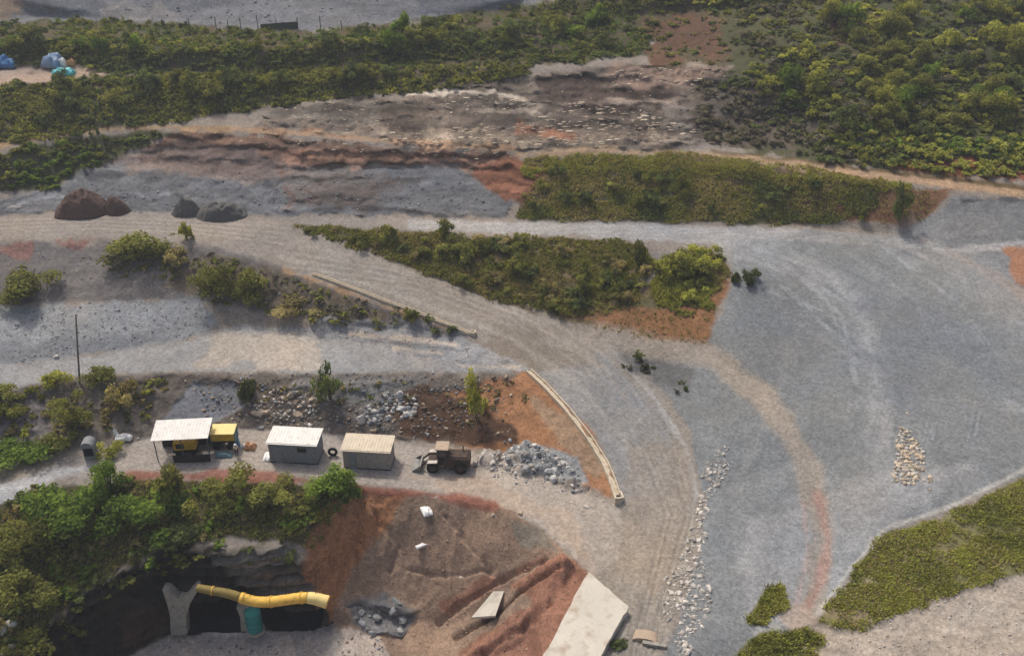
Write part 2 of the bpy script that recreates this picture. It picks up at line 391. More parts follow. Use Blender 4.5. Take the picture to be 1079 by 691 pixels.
for k in range(14):
    o_ = -22 + k * 4.6
    stroke([(330+o_*.25,268-o_*.45),(440+o_*.2,303-o_*.62),(535+o_*.5,338-o_*.6),(615+o_*.8,392-o_*.45),(676+o_*.9,470-o_*.15),(700+o_,540),(682+o_,620),(655+o_,720)], 2.2, ((170,163,151),(134,127,118))[k % 2], 1.4, 6, .24 + .16 * (k % 3 == 0), None, .6)
for k in range(8):
    o_ = -7 + k * 2
    stroke([(-60,242+o_),(100,236+o_),(200,240+o_),(300,250+o_*1.4)], 1.6, ((174,162,146),(132,122,110))[k % 2], .8, 1.5, .5)
    stroke([(430,237+o_*.5),(560,240+o_*.5),(700,245+o_*.6),(850,250+o_*.6),(970,258+o_*.6)], 1.4, ((182,178,172),(140,138,134))[k % 2], .8, 1.5, .45)
    stroke([(-60,408+o_*.8),(90,386+o_*.8),(210,376+o_),(330,380+o_),(480,378+o_)], 1.6, ((186,180,170),(138,134,128))[k % 2], .8, 2, .45)
paint([(662,470),(722,470),(735,560),(690,640),(650,600),(660,530)], (158,143,124), 10, 12, a=.6)
# small bank between the tracks
paint([(642,363),(690,370),(732,388),(722,410),(692,404),(662,386)], (108,106,102), 9, 10, rough=.2)
stroke([(628,352),(690,366),(745,374),(802,415),(848,482),(868,560),(858,640),(820,720)], 26, (158,145,128), 5, 6, .8, .06)
stroke([(740,370),(800,412),(840,470)], 12, (166,152,136), 5, 6, .5)
stroke([(862,520),(872,570),(866,610),(850,640)], 11, (172,132,114), 5, 6, .75)
stroke([(846,530),(852,580),(838,640)], 6, (178,150,134), 3, 4, .5)
# slope under the upper road, left
paint([(-300,262),(0,252),(200,256),(310,286),(430,330),(500,358),(430,350),(330,338),(200,316),(0,322),(-300,330)], (115,109,105), 4, 7, rough=.35, kind=.3)
paint([(170,300),(210,270),(310,288),(420,330),(400,345),(330,338),(230,318)], (108,96,78), 5, 12, rough=.35)
for c in ((16,262),(78,258)):
    paint([(c[0]-24,c[1]-8),(c[0]+20,c[1]-8),(c[0]+14,c[1]+10),(c[0]-20,c[1]+8)], (146,98,84), 3, 8, a=.7)
stroke([(300,284),(400,321),(470,345)], 5, (176,140,100), 2, 5, .7)
paint([(-300,340),(0,322),(100,318),(210,314),(228,340),(200,360),(100,372),(0,384),(-300,400)], (148,149,148), 4, 6, rough=.22)
paint([(-300,362),(0,362),(120,355),(200,352),(180,362),(100,373),(0,386),(-300,402)], (122,124,126), 5, 6, a=.7, rough=.2)
# lower left road
paint([(-300,410),(0,386),(100,375),(215,356),(250,340),(340,347),(430,346),(500,360),(560,388),(552,396),(450,392),(330,394),(200,391),(80,396),(0,413),(-300,440)], (152,150,146), 3, 5, rough=.08)
paint([(205,386),(232,352),(290,345),(340,368),(330,388)], (182,168,150), 6, 16, a=.7)
paint([(420,368),(450,366),(470,388),(440,390)], (180,164,144), 4, 10, a=.6)
paint([(330,345),(440,345),(540,385),(520,396),(380,392)], (134,132,130), 5, 16, a=.6, patch=.6)
paint([(330,342),(440,340),(510,362),(530,388),(470,384),(400,368)], (136,136,136), 5, 16, a=.75, rough=.3, kind=1)
for k in range(5):
    stroke([(370+k*22,352+k*7),(440+k*15,358+k*7),(500+k*12,366+k*5)], 3, (104,102,100) if k % 2 else (186,170,150), 1.5, 5, .7)
# embankment above the pad
paint([(-300,445),(0,413),(80,397),(200,392),(330,395),(450,392),(560,394),(540,470),(480,470),(420,464),(330,455),(250,451),(160,460),(60,480),(0,490),(-300,525)], (112,102,91), 4, 6, rough=.5, kind=.5)
paint([(168,444),(206,406),(246,400),(262,432),(222,442)], (134,135,137), 3, 6, rough=.12)
paint([(-100,425),(40,412),(60,470),(0,488),(-100,510)], (122,114,112), 5, 12, a=.8)
paint([(300,398),(450,394),(440,420),(340,425)], (136,134,130), 5, 12, a=.6)
paint([(452,418),(520,400),(562,394),(602,434),(645,495),(652,529),(604,512),(545,482),(480,468)], (164,116,76), 5, 10, rough=.35)
paint([(410,420),(455,405),(480,420),(540,446),(545,466),(480,468),(420,462)], (92,68,50), 5, 12, rough=.35)
paint([(560,420),(600,440),(640,495),(630,510),(590,470)], (164,140,112), 5, 8, a=.7)
paint([(530,480),(560,464),(600,476),(628,510),(600,514),(550,498)], (150,150,148), 4, 8, rough=.3)
# pad
paint([(-300,640),(-100,570),(0,512),(60,482),(160,462),(250,452),(330,456),(420,465),(520,480),(600,514),(655,530),(650,590),(622,606),(570,554),(450,518),(320,502),(130,498),(60,508),(0,535),(-100,600)], (166,155,142), 3, 5, rough=.07)
paint([(-300,640),(-100,570),(0,512),(60,488),(110,490),(60,508),(0,535),(-100,600)], (176,174,170), 3, 5, a=.9)
paint([(420,500),(520,505),(600,540),(625,600),(570,550),(480,522)], (172,152,132), 4, 8, a=.7)
# pit
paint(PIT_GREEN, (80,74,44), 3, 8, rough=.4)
paint([(55,650),(100,614),(170,577),(240,577),(300,574),(328,596),(345,632),(352,655),(330,664),(180,670),(110,708),(60,790),(0,790),(20,720)], (52,49,43), 3, 6, rough=.8, kind=1)  # dark rock tone that also carries the wall's deep shade in its colour
paint([(225,585),(300,576),(330,598),(335,622),(260,622)], (126,118,106), 4, 10, a=.85, kind=1)
paint([(120,650),(175,640),(180,668),(140,685)], (80,58,46), 5, 10, a=.7)
EARTH = [(328,598),(332,542),(380,515),(450,520),(520,532),(570,556),(621,606),(571,695),(530,790),(380,790),(352,655)]
paint(EARTH, (150,124,101), 3, 7, rough=.22)
paint([(322,600),(330,535),(384,517),(425,520),(405,560),(370,600),(350,650),(335,628)], (168,114,72), 4, 10, a=.9, rough=.3)
paint([(470,560),(560,565),(540,610),(440,625),(400,600)], (152,124,102), 8, 14, a=.5)
paint([(540,552),(575,556),(585,580),(545,578)], (128,122,108), 5, 10, a=.8)
paint([(420,640),(500,630),(480,690),(420,690)], (170,140,114), 8, 14, a=.6)
paint([(540,616),(596,583),(622,605),(575,700),(470,700),(510,668),(556,645)], (152,106,82), 4, 8, rough=.3)
stroke([(470,640),(520,612),(570,590)], 10, (150,92,68), 4, 10, .6)
stroke([(480,672),(530,642),(575,618),(590,608)], 3.5, (78,50,38), 1.5, 3, .8)
stroke([(135,501),(250,501),(320,506),(380,516),(450,521),(520,533)], 9, (148,90,70), 3, 5, .85, .15)
paint([(360,630),(405,622),(435,648),(425,668),(375,665)], (118,116,114), 4, 10, rough=.45, kind=1)
paint([(100,712),(150,682),(180,669),(340,664),(372,660),(400,672),(420,700),(400,790),(80,790)], (184,168,152), 3, 5, rough=.12)
paint([(300,662),(345,655),(365,670),(350,700),(310,690)], (142,136,130), 4, 8, a=.8)
# rocky slope and grass at lower right
paint(KNOLL, (126,122,66), 3, 4, rough=.25)
paint(KNOLL, (146,130,96), 3, 4, a=.8, patch=.9)
stroke([(1130,470),(1079,495),(1000,534),(932,557),(896,600),(862,645)], 6, (186,180,168), 2, 3, .8)
paint([(846,662),(900,668),(1000,627),(1079,606),(1180,592),(1180,790),(800,790),(840,700)], (184,168,148), 4, 8, rough=.25, kind=.2)
paint([(765,700),(800,668),(850,660),(870,672),(850,720),(760,740)], (112,108,56), 3, 7, rough=.2)
paint([(786,655),(806,624),(824,616),(828,636),(800,658)], (112,108,58), 2, 4, rough=.2)
paint([(816,640),(850,636),(862,655),(830,664)], (176,156,138), 3, 5, a=.7)
paint([(1020,620),(1079,612),(1079,660),(1000,660)], (188,176,158), 6, 14, a=.5, patch=.4)

# colour variation belonging to the ground itself
var = 1 + .12 * N_BIG + .13 * N_MID + .12 * N_FINE
strata = vnoise(X * .12, Y * .12, Z * 2.2 + N_MID * 1.2, 88) * .5 + vnoise(X * .3, Y * .3, Z * 5 + N_MID, 90) * .3
var = var * (1 + KIND * .85 * strata)
ALB *= np.clip(var, .35, 1.9)[..., None]
warm = (.05 * N_BIG + .05 * fbm(X, Y, Z, 7, 3, 131))[..., None] * np.array([1, .15, -1.1])
ALB *= 1 + warm
ALB = np.clip(ALB, .012, .75)

# relief
r1 = fbm(X, Y, Z, 3.2, 5, 201, .55)
r2 = fbm(X, Y, Z, .9, 3, 221)
ridge = 1 - np.abs(fbm(X, Y, Z * 2.5, 2.2, 4, 241)) * 2
inner = ((U2 > -400) & (U2 < 1500) & (V2 > -60) & (V2 < 800)).astype(float)
ZF = Z + ROUGH * (r1 * 1.0 + r2 * .35) + KIND * ROUGH * (ridge - .5) * .5
YF = Y - KIND * ROUGH * (fbm(X, Y, Z, 1.8, 4, 261) * 1.2 + strata * .8 + 1.1 * np.abs(((Z * .75 + N_MID * .8) % 1.0) * 2 - 1))
XF = X + KIND * ROUGH * fbm(X, Y, Z, 1.8, 3, 281) * .8
far = 1 - inner
ZF = ZF + far * fbm(X, Y, Z * 0, 40, 4, 301) * 3
# ragged crack and lump relief on the red mound
sl, d = stroke_d([(480,672),(530,642),(575,618),(590,608)])
ZF[sl] -= np.clip(1 - d / 4, 0, 1) * .7
sl, d = region([(545,612),(594,586),(609,600),(572,668),(552,640)])
ZF[sl] += np.clip(d / 12, 0, 1) * .5
sl, d = region([(526,492),(534,476),(552,464),(578,474),(604,494),(622,514),(606,520),(572,502),(548,503)])
w_ = np.clip(d / 8 + .25 * N_FINE[sl], 0, 1)
ZF[sl] += w_ * (.8 + .9 * r2[sl] + .6 * N_MID[sl])
sl, d = region([(498,484),(516,472),(532,482),(522,496),(502,495)])
ZF[sl] += np.clip(d / 6, 0, 1) * .9
gul = 1 - np.abs(fbm(X * 1.0, Y * .45, Z * .3, 2.6, 4, 331)) * 2.2
sl, d = region(EARTH)
ZF[sl] += np.clip(d / 10, 0, 1) * (gul[sl] - .45) * .38
sl, d = region([(340,545),(384,520),(420,523),(400,560),(370,600),(350,640),(336,625)])
ZF[sl] += np.clip(d / 8, 0, 1) * (gul[sl] - .4) * .8
for ln, wd, dp in (([(462,655),(500,628),(540,606),(575,593)], 5, .6), ([(430,600),(470,606),(520,600)], 4, .3), ([(360,560),(380,590),(372,620)], 5, .5), ([(395,540),(420,575),(412,600)], 4, .4), ([(510,690),(550,668),(580,640)], 4, .6), ([(470,545),(500,580),(520,606)], 4, .3)):
    sl, d = stroke_d(ln)
    ZF[sl] -= np.clip(1 - (d + 4 * N_FINE[sl]) / wd, 0, 1) * dp
sl, d = region([(540,616),(594,584),(608,598),(580,640),(548,680),(500,700),(480,700),(520,662)])
ZF[sl] += np.clip(d / 9 + .2 * N_MID[sl], 0, 1) * (.9 + .35 * gul[sl])
for ln in ([(300,282),(440,300),(540,338),(618,392),(680,470),(706,540),(686,620),(660,720)], [(310,268),(448,292),(556,330),(640,385),(704,466),(728,540),(704,620),(676,720)]):
    sl, d = stroke_d(ln)
    ZF[sl] -= np.clip(1 - np.abs(d - 3) / 3, 0, 1) * .12
# the mine mouth: these quads are left open, the gallery stands behind
HOLE = [(198,632),(214,628),(244,630),(262,637),(300,637),(340,637),(341,660),(322,664),(250,667),(199,667)]
slh, dh = region(HOLE)
hole = np.zeros((NV, NU), bool)
hole[slh] = dh > 0

def smp(A, u, v):
    i = np.clip(np.interp(u, US, np.arange(NU)), 0, NU - 1.001)
    j = np.clip(np.interp(v, VS, np.arange(NV)), 0, NV - 1.001)
    i0, j0 = np.floor(i).astype(int), np.floor(j).astype(int)
    a, b = i - i0, j - j0
    return (A[j0, i0] * (1 - a) * (1 - b) + A[j0, i0 + 1] * a * (1 - b) + A[j0 + 1, i0] * (1 - a) * b + A[j0 + 1, i0 + 1] * a * b)
def P(u, v):
    return Vector((float(smp(XF, u, v)), float(smp(YF, u, v)), float(smp(ZF, u, v))))
def PA(u, v):
    return np.stack([smp(XF, u, v), smp(YF, u, v), smp(ZF, u, v)], -1)
def scale_at(u, v):                                   # sheet units per metre
    p = P(u, v)
    return F / (p.y * CP + (HCAM - p.z) * SP)

# ------------------------------------------------------------------ node materials
def nd(nt, typ, **kw):
    n = nt.nodes.new(typ)
    for k, v in kw.items():
        setattr(n, k, v)
    return n
def material(name):
    m = bpy.data.materials.new(name)
    m.use_nodes = True
    return m, m.node_tree, m.node_tree.nodes['Principled BSDF']
def noise_mul(nt, src, scale, lo, hi, detail=4, coord='Object'):
    tc = nd(nt, 'ShaderNodeTexCoord')
    n = nd(nt, 'ShaderNodeTexNoise')
    n.inputs['Scale'].default_value = scale
    n.inputs['Detail'].default_value = detail
    nt.links.new(tc.outputs[coord], n.inputs['Vector'])
    mr = nd(nt, 'ShaderNodeMapRange')
    mr.inputs['From Min'].default_value = .25; mr.inputs['From Max'].default_value = .75
    mr.inputs['To Min'].default_value = lo; mr.inputs['To Max'].default_value = hi
    nt.links.new(n.outputs['Fac'], mr.inputs['Value'])
    mx = nd(nt, 'ShaderNodeMix', data_type='RGBA', blend_type='MULTIPLY')
    mx.inputs['Factor'].default_value = 1
    nt.links.new(src, mx.inputs['A'])
    nt.links.new(mr.outputs['Result'], mx.inputs['B'])
    return mx.outputs['Result'], n
def flat_mat(name, c, rough=.8, var=.2, scale=2.0, metal=0, spec=.3, bump=.0, dirt=None):
    m, nt, b = material(name)
    rgb = nd(nt, 'ShaderNodeRGB')
    l = lin(c)
    rgb.outputs[0].default_value = (*l, 1)
    out, n = noise_mul(nt, rgb.outputs[0], scale, 1 - var, 1 + var)
    out, n2 = noise_mul(nt, out, scale * 7, 1 - var * .6, 1 + var * .6)
    if dirt:
        tc = nd(nt, 'ShaderNodeTexCoord')
        dn = nd(nt, 'ShaderNodeTexNoise'); dn.inputs['Scale'].default_value = scale * 1.7; dn.inputs['Detail'].default_value = 6
        nt.links.new(tc.outputs['Object'], dn.inputs['Vector'])
        mr = nd(nt, 'ShaderNodeMapRange'); mr.inputs['From Min'].default_value = .52; mr.inputs['From Max'].default_value = .72
        mr.inputs['To Max'].default_value = .75
        nt.links.new(dn.outputs['Fac'], mr.inputs['Value'])
        mx = nd(nt, 'ShaderNodeMix', data_type='RGBA')
        mx.inputs['B'].default_value = (*lin(dirt), 1)
        nt.links.new(mr.outputs['Result'], mx.inputs['Factor'])
        nt.links.new(out, mx.inputs['A'])
        out = mx.outputs['Result']
    nt.links.new(out, b.inputs['Base Color'])
    b.inputs['Roughness'].default_value = rough
    b.inputs['Metallic'].default_value = metal
    b.inputs['Specular IOR Level'].default_value = spec
    if bump:
        bp = nd(nt, 'ShaderNodeBump'); bp.inputs['Strength'].default_value = bump; bp.inputs['Distance'].default_value = .05
        nt.links.new(n2.outputs['Fac'], bp.inputs['Height']); nt.links.new(bp.outputs['Normal'], b.inputs['Normal'])
    return m

def ground_material():
    m, nt, b = material('ground_earth_and_gravel')
    at = nd(nt, 'ShaderNodeAttribute', attribute_name='tone')
    tc = nd(nt, 'ShaderNodeTexCoord')
    out, n1 = noise_mul(nt, at.outputs['Color'], 1.3, .9, 1.1, 5)
    out, n2 = noise_mul(nt, out, 5.5, .82, 1.18, 3)
    vo = nd(nt, 'ShaderNodeTexVoronoi'); vo.inputs['Scale'].default_value = 3.6
    nt.links.new(tc.outputs['Object'], vo.inputs['Vector'])
    mr = nd(nt, 'ShaderNodeMapRange')
    mr.inputs['From Min'].default_value = 0; mr.inputs['From Max'].default_value = 1
    mr.inputs['To Min'].default_value = .82; mr.inputs['To Max'].default_value = 1.2
    sep = nd(nt, 'ShaderNodeSeparateColor')
    nt.links.new(vo.outputs['Color'], sep.inputs['Color'])
    nt.links.new(sep.outputs[0], mr.inputs['Value'])
    mx = nd(nt, 'ShaderNodeMix', data_type='RGBA', blend_type='MULTIPLY'); mx.inputs['Factor'].default_value = 1
    nt.links.new(out, mx.inputs['A']); nt.links.new(mr.outputs['Result'], mx.inputs['B'])
    nt.links.new(mx.outputs['Result'], b.inputs['Base Color'])
    b.inputs['Roughness'].default_value = .95
    b.inputs['Specular IOR Level'].default_value = .1
    bp = nd(nt, 'ShaderNodeBump'); bp.inputs['Strength'].default_value = .35; bp.inputs['Distance'].default_value = .08
    add = nd(nt, 'ShaderNodeMath', operation='ADD')
    nt.links.new(n2.outputs['Fac'], add.inputs[0]); nt.links.new(vo.outputs['Distance'], add.inputs[1])
    nt.links.new(add.outputs[0], bp.inputs['Height']); nt.links.new(bp.outputs['Normal'], b.inputs['Normal'])
    return m

def leaf_material(name, trans=.5):
    m, nt, b = material(name)
    nt.nodes.remove(b)
    at = nd(nt, 'ShaderNodeAttribute', attribute_name='tone')
    oi = nd(nt, 'ShaderNodeObjectInfo')
    mr = nd(nt, 'ShaderNodeMapRange'); mr.inputs['To Min'].default_value = .8; mr.inputs['To Max'].default_value = 1.25
    nt.links.new(oi.outputs['Random'], mr.inputs['Value'])
    mx = nd(nt, 'ShaderNodeMix', data_type='RGBA', blend_type='MULTIPLY'); mx.inputs['Factor'].default_value = 1
    nt.links.new(at.outputs['Color'], mx.inputs['A']); nt.links.new(mr.outputs['Result'], mx.inputs['B'])
    d = nd(nt, 'ShaderNodeBsdfDiffuse'); t = nd(nt, 'ShaderNodeBsdfTranslucent')
    tm = nd(nt, 'ShaderNodeMix', data_type='RGBA', blend_type='MULTIPLY'); tm.inputs['Factor'].default_value = 1
    tm.inputs['B'].default_value = (1.25, 1.15, .6, 1)
    nt.links.new(mx.outputs['Result'], d.inputs['Color'])
    nt.links.new(mx.outputs['Result'], tm.inputs['A'])
    nt.links.new(tm.outputs['Result'], t.inputs['Color'])
    ms = nd(nt, 'ShaderNodeMixShader'); ms.inputs[0].default_value = trans
    nt.links.new(d.outputs[0], ms.inputs[1]); nt.links.new(t.outputs[0], ms.inputs[2])
    nt.links.new(ms.outputs[0], nt.nodes['Material Output'].inputs['Surface'])
    return m

def rock_material(name, c, var=.3):
    m, nt, b = material(name)
    rgb = nd(nt, 'ShaderNodeRGB'); rgb.outputs[0].default_value = (*lin(c), 1)
    oi = nd(nt, 'ShaderNodeObjectInfo')
    mr = nd(nt, 'ShaderNodeMapRange'); mr.inputs['To Min'].default_value = 1 - var; mr.inputs['To Max'].default_value = 1 + var
    nt.links.new(oi.outputs['Random'], mr.inputs['Value'])
    mx = nd(nt, 'ShaderNodeMix', data_type='RGBA', blend_type='MULTIPLY'); mx.inputs['Factor'].default_value = 1
    nt.links.new(rgb.outputs[0], mx.inputs['A']); nt.links.new(mr.outputs['Result'], mx.inputs['B'])
    out, n = noise_mul(nt, mx.outputs['Result'], 2.5, .75, 1.25, 5)
    nt.links.new(out, b.inputs['Base Color'])
    b.inputs['Roughness'].default_value = .9; b.inputs['Specular IOR Level'].default_value = .15
    bp = nd(nt, 'ShaderNodeBump'); bp.inputs['Strength'].default_value = .4; bp.inputs['Distance'].default_value = .1
    nt.links.new(n.outputs['Fac'], bp.inputs['Height']); nt.links.new(bp.outputs['Normal'], b.inputs['Normal'])
    return m

def stuff_rock_material():
    m, nt, b = material('loose_stone')
    at = nd(nt, 'ShaderNodeAttribute', attribute_name='tone')
    out, n = noise_mul(nt, at.outputs['Color'], 3, .75, 1.25)
    nt.links.new(out, b.inputs['Base Color'])
    b.inputs['Roughness'].default_value = .95; b.inputs['Specular IOR Level'].default_value = .1
    return m

M = dict(
 ground=ground_material(), leaf=leaf_material('leaf'), grass=leaf_material('grass_blade', .4), stone=stuff_rock_material(),
 pale_rock=rock_material('pale_boulder', (184,176,164)), tan_rock=rock_material('tan_boulder', (186,168,144)), grey_rock=rock_material('grey_boulder', (140,140,138)), slab_rock=rock_material('pale_grey_slab_rock', (166,164,158)),
 bark=flat_mat('bark', (92,76,58), .95, .3, 6), white_roof=flat_mat('white_roof_sheet', (216,212,202), .6, .08, 1.2, dirt=(186,178,160)),
 beige_roof=flat_mat('beige_roof_sheet', (198,184,160), .7, .1, 1.2, dirt=(170,150,124)),
 shed_grey=flat_mat('grey_shed_wall', (126,128,128), .8, .12, 1.5, dirt=(104,98,90)),
 shed_warm=flat_mat('warm_grey_shed_wall', (150,142,132), .8, .12, 1.5, dirt=(118,104,88)),
 dark=flat_mat('dark_grey', (38,38,40), .7, .2, 2), black=flat_mat('black_rubber', (24,24,24), .85, .2, 4),
 glass=flat_mat('dark_window_glass', (22,26,30), .15, .1, 2, spec=.6),
 steel=flat_mat('dull_steel', (120,118,114), .5, .2, 3, metal=.6), yellow=flat_mat('yellow_paint', (206,160,44), .5, .15, 2, dirt=(140,110,50)),
 pale_yellow=flat_mat('faded_yellow_sheet', (226,200,128), .6, .1, 2), teal=flat_mat('teal_plastic', (40,122,116), .45, .1, 2),
 teal_dull=flat_mat('dull_teal_sheet', (92,120,122), .7, .15, 2), blue=flat_mat('blue_plastic', (80,124,160), .5, .15, 2),
 tarp_blue=flat_mat('blue_tarpaulin', (62,112,160), .5, .2, 1.2), tarp_turq=flat_mat('turquoise_tarpaulin', (96,190,190), .5, .15, 1.2),
 tarp_pale=flat_mat('pale_blue_tarpaulin', (120,142,168), .5, .2, 1.2), white=flat_mat('white_sheet', (226,224,218), .7, .08, 2),
 duct=flat_mat('yellow_duct_fabric', (226,180,78), .6, .12, 1.5, dirt=(178,136,62)),
 duct_old=flat_mat('olive_duct_fabric', (130,112,58), .7, .15, 1.5), concrete=flat_mat('pale_concrete', (196,188,172), .9, .08, .5, bump=.2, dirt=(160,142,120)),
 kerb=flat_mat('weathered_concrete_channel', (196,182,158), .9, .15, 1.5, dirt=(150,128,100)),
 pier=flat_mat('grey_concrete', (146,140,128), .9, .2, 1.2, bump=.3, dirt=(84,76,66)), rust=flat_mat('brown_rusty_steel', (62,50,42), .8, .3, 2.5, dirt=(120,92,70)),
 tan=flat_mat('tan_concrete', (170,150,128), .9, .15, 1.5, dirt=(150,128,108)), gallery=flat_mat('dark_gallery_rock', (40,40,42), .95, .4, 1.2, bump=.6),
 brown_earth=rock_material('dark_brown_earth', (92,74,66), .05), slate_earth=rock_material('dark_slate_earth', (92,90,86), .05),
 netting=flat_mat('dull_green_netting', (70,76,62), .9, .3, 3), skin=flat_mat('skin', (150,104,80), .6, .1, 4), shirt=flat_mat('pale_shirt', (216,200,170), .8, .1, 4), trousers=flat_mat('dark_trousers', (36,36,42), .9, .1, 4),
 orange=flat_mat('orange_tan_sacking', (196,146,104), .8, .2, 3), wood=flat_mat('weathered_pole_wood', (112,104,94), .9, .2, 4),
)

# ------------------------------------------------------------------ object helpers
def tag(o, label=None, cat=None, group=None, kind=None):
    if label: o['label'] = label
    if cat: o['category'] = cat
    if group: o['group'] = group
    if kind: o['kind'] = kind
    return o
def raw_mesh(name, verts, faces, mat, tone=None, smooth=False):
    me = bpy.data.meshes.new(name)
    v = np.asarray(verts, np.float32).reshape(-1, 3)
    f = np.asarray(faces, np.int32)
    k = f.shape[1]
    me.vertices.add(len(v)); me.vertices.foreach_set('co', v.ravel())
    me.loops.add(f.size); me.loops.foreach_set('vertex_index', f.ravel())
    me.polygons.add(len(f)); me.polygons.foreach_set('loop_start', np.arange(0, f.size, k, dtype=np.int32))
    me.polygons.foreach_set('loop_total', np.full(len(f), k, np.int32))
    if smooth:
        me.polygons.foreach_set('use_smooth', np.ones(len(f), bool))
    me.update(calc_edges=True)
    if tone is not None:
        a = me.attributes.new('tone', 'FLOAT_COLOR', 'POINT')
        c = np.ones((len(v), 4), np.float32); c[:, :3] = tone
        a.data.foreach_set('color', c.ravel())
    me.materials.append(mat)
    return me
def link(name, me, parent=None, loc=None):
    o = bpy.data.objects.new(name, me)
    COL.objects.link(o)
    if parent: o.parent = parent
    if loc is not None: o.location = loc
    return o
def empty(name, loc, rz=0):
    o = bpy.data.objects.new(name, None)
    o.empty_display_size = .3
    COL.objects.link(o)
    o.location = loc; o.rotation_euler = (0, 0, rz)
    return o
class MB:
    def __init__(s): s.bm = bmesh.new()
    def box(s, c, size, rx=0, ry=0, rz=0, bevel=.0):
        g = bmesh.ops.create_cube(s.bm, size=1)
        mt = Matrix.Translation(c) @ Matrix.Rotation(rz, 4, 'Z') @ Matrix.Rotation(ry, 4, 'Y') @ Matrix.Rotation(rx, 4, 'X') @ Matrix.Diagonal((*size, 1))
        bmesh.ops.transform(s.bm, matrix=mt, verts=g['verts'])
        if bevel:
            es = list({e for v in g['verts'] for e in v.link_edges})
            bmesh.ops.bevel(s.bm, geom=es, offset=bevel, segments=2, affect='EDGES', profile=.6)
        return s
    def cyl(s, a, b, r1, r2=None, seg=12):
        a, b = Vector(a), Vector(b)
        r2 = r1 if r2 is None else r2
        L = (b - a).length
        g = bmesh.ops.create_cone(s.bm, cap_ends=True, segments=seg, radius1=r1, radius2=r2, depth=L)
        q = Vector((0, 0, 1)).rotation_difference(b - a)
        bmesh.ops.transform(s.bm, matrix=Matrix.Translation((a + b) / 2) @ q.to_matrix().to_4x4(), verts=g['verts'])
        return s
    def tube(s, path, rads, seg=14, cap=True, ripple=0):
        path = [Vector(p) for p in path]
        rings = []
        for i, p in enumerate(path):
            t = (path[min(i + 1, len(path) - 1)] - path[max(i - 1, 0)]).normalized()
            up = Vector((0, 0, 1)) if abs(t.z) < .9 else Vector((0, 1, 0))
            n = t.cross(up).normalized(); bq = n.cross(t)
            r = rads[i] if hasattr(rads, '__len__') else rads
            if ripple and i % 2: r = r * (1 - ripple)
            rings.append([s.bm.verts.new(p + n * math.cos(2 * math.pi * k / seg) * r + bq * math.sin(2 * math.pi * k / seg) * r) for k in range(seg)])
        for A, B in zip(rings[:-1], rings[1:]):
            for k in range(seg):
                s.bm.faces.new((A[k], A[(k + 1) % seg], B[(k + 1) % seg], B[k]))
        if cap:
            s.bm.faces.new(rings[0][::-1]); s.bm.faces.new(rings[-1])
        return s
    def prism(s, low, high):
        n = len(low)
        a = [s.bm.verts.new(p) for p in low]; b = [s.bm.verts.new(p) for p in high]
        s.bm.faces.new(a[::-1]); s.bm.faces.new(b)
        for k in range(n):
            s.bm.faces.new((a[k], a[(k + 1) % n], b[(k + 1) % n], b[k]))
        return s
    def sheet(s, w, d, waves, amp, thick, mt):
        """corrugated sheet, waves across the width"""
        n = waves * 4
        tops, bots = [], []
        for k in range(n + 1):
            x = -w / 2 + w * k / n
            z = amp * math.sin(k * math.pi / 2)
            tops.append([s.bm.verts.new(mt @ Vector((x, y, z))) for y in (-d / 2, d / 2)])
            bots.append([s.bm.verts.new(mt @ Vector((x, y, z - thick))) for y in (-d / 2, d / 2)])
        for k in range(n):
            s.bm.faces.new((tops[k][0], tops[k + 1][0], tops[k + 1][1], tops[k][1]))
            s.bm.faces.new((bots[k][1], bots[k + 1][1], bots[k + 1][0], bots[k][0]))
            s.bm.faces.new((bots[k][0], bots[k + 1][0], tops[k + 1][0], tops[k][0]))
            s.bm.faces.new((tops[k][1], tops[k + 1][1], bots[k + 1][1], bots[k][1]))
        s.bm.faces.new((bots[0][1], bots[0][0], tops[0][0], tops[0][1]))
        s.bm.faces.new((tops[n][1], tops[n][0], bots[n][0], bots[n][1]))
        return s
    def build(s, name, mat, parent=None, loc=None, smooth=False):
        bmesh.ops.recalc_face_normals(s.bm, faces=s.bm.faces)
        me = bpy.data.meshes.new(name)
        s.bm.to_mesh(me); s.bm.free()
        me.materials.append(mat)
        if smooth:
            for p in me.polygons: p.use_smooth = True
        return link(name, me, parent, loc)

# ------------------------------------------------------------------ ground sheet
def build_ground():
    xs, ys, zz, al = [XF], [YF], [ZF], [ALB]
    # run the sheet on to the horizon behind, and under and past the camera in front
    top = []
    for k, (g, h) in enumerate(((8, 150), (5, 110), (3, 90), (2, 75), (1.4, 64))):
        top.append((XF[:1] * g, YF[:1] * g, np.full((1, NU), h * 1.0) + fbm(XF[:1] * g, YF[:1] * g, 0, 120, 3, 7) * 15, ALB[:1]))
    bot = []
    for k, y in enumerate((-20, -120, -600)):
        bot.append((XF[-1:] * (2 + 4 * k), np.full((1, NU), float(y)), np.full((1, NU), -15. - 4 * k), ALB[-1:]))
    rows = top + [(XF, YF, ZF, ALB)] + bot
    x, y, z, c = [np.concatenate([r[i] for r in rows], 0) for i in range(4)]
    nv = x.shape[0]
    idx = np.arange(nv * NU).reshape(nv, NU)
    q = np.stack([idx[:-1, :-1], idx[1:, :-1], idx[1:, 1:], idx[:-1, 1:]], -1)
    h = np.zeros((nv, NU), bool); h[len(top):len(top) + NV] = hole
    keep = ~(h[:-1, :-1] & h[1:, 1:] & h[1:, :-1] & h[:-1, 1:])
    me = raw_mesh('ground', np.stack([x, y, z], -1), q[keep], M['ground'], c.reshape(-1, 3), True)
    return tag(link('ground', me), kind='structure')
build_ground()
chk = np.diff(YF[45:], axis=0)[:, (US > 0) & (US < 1079)]
print('ground rows that fold back:', int((chk > .25).sum()), 'of', chk.size)

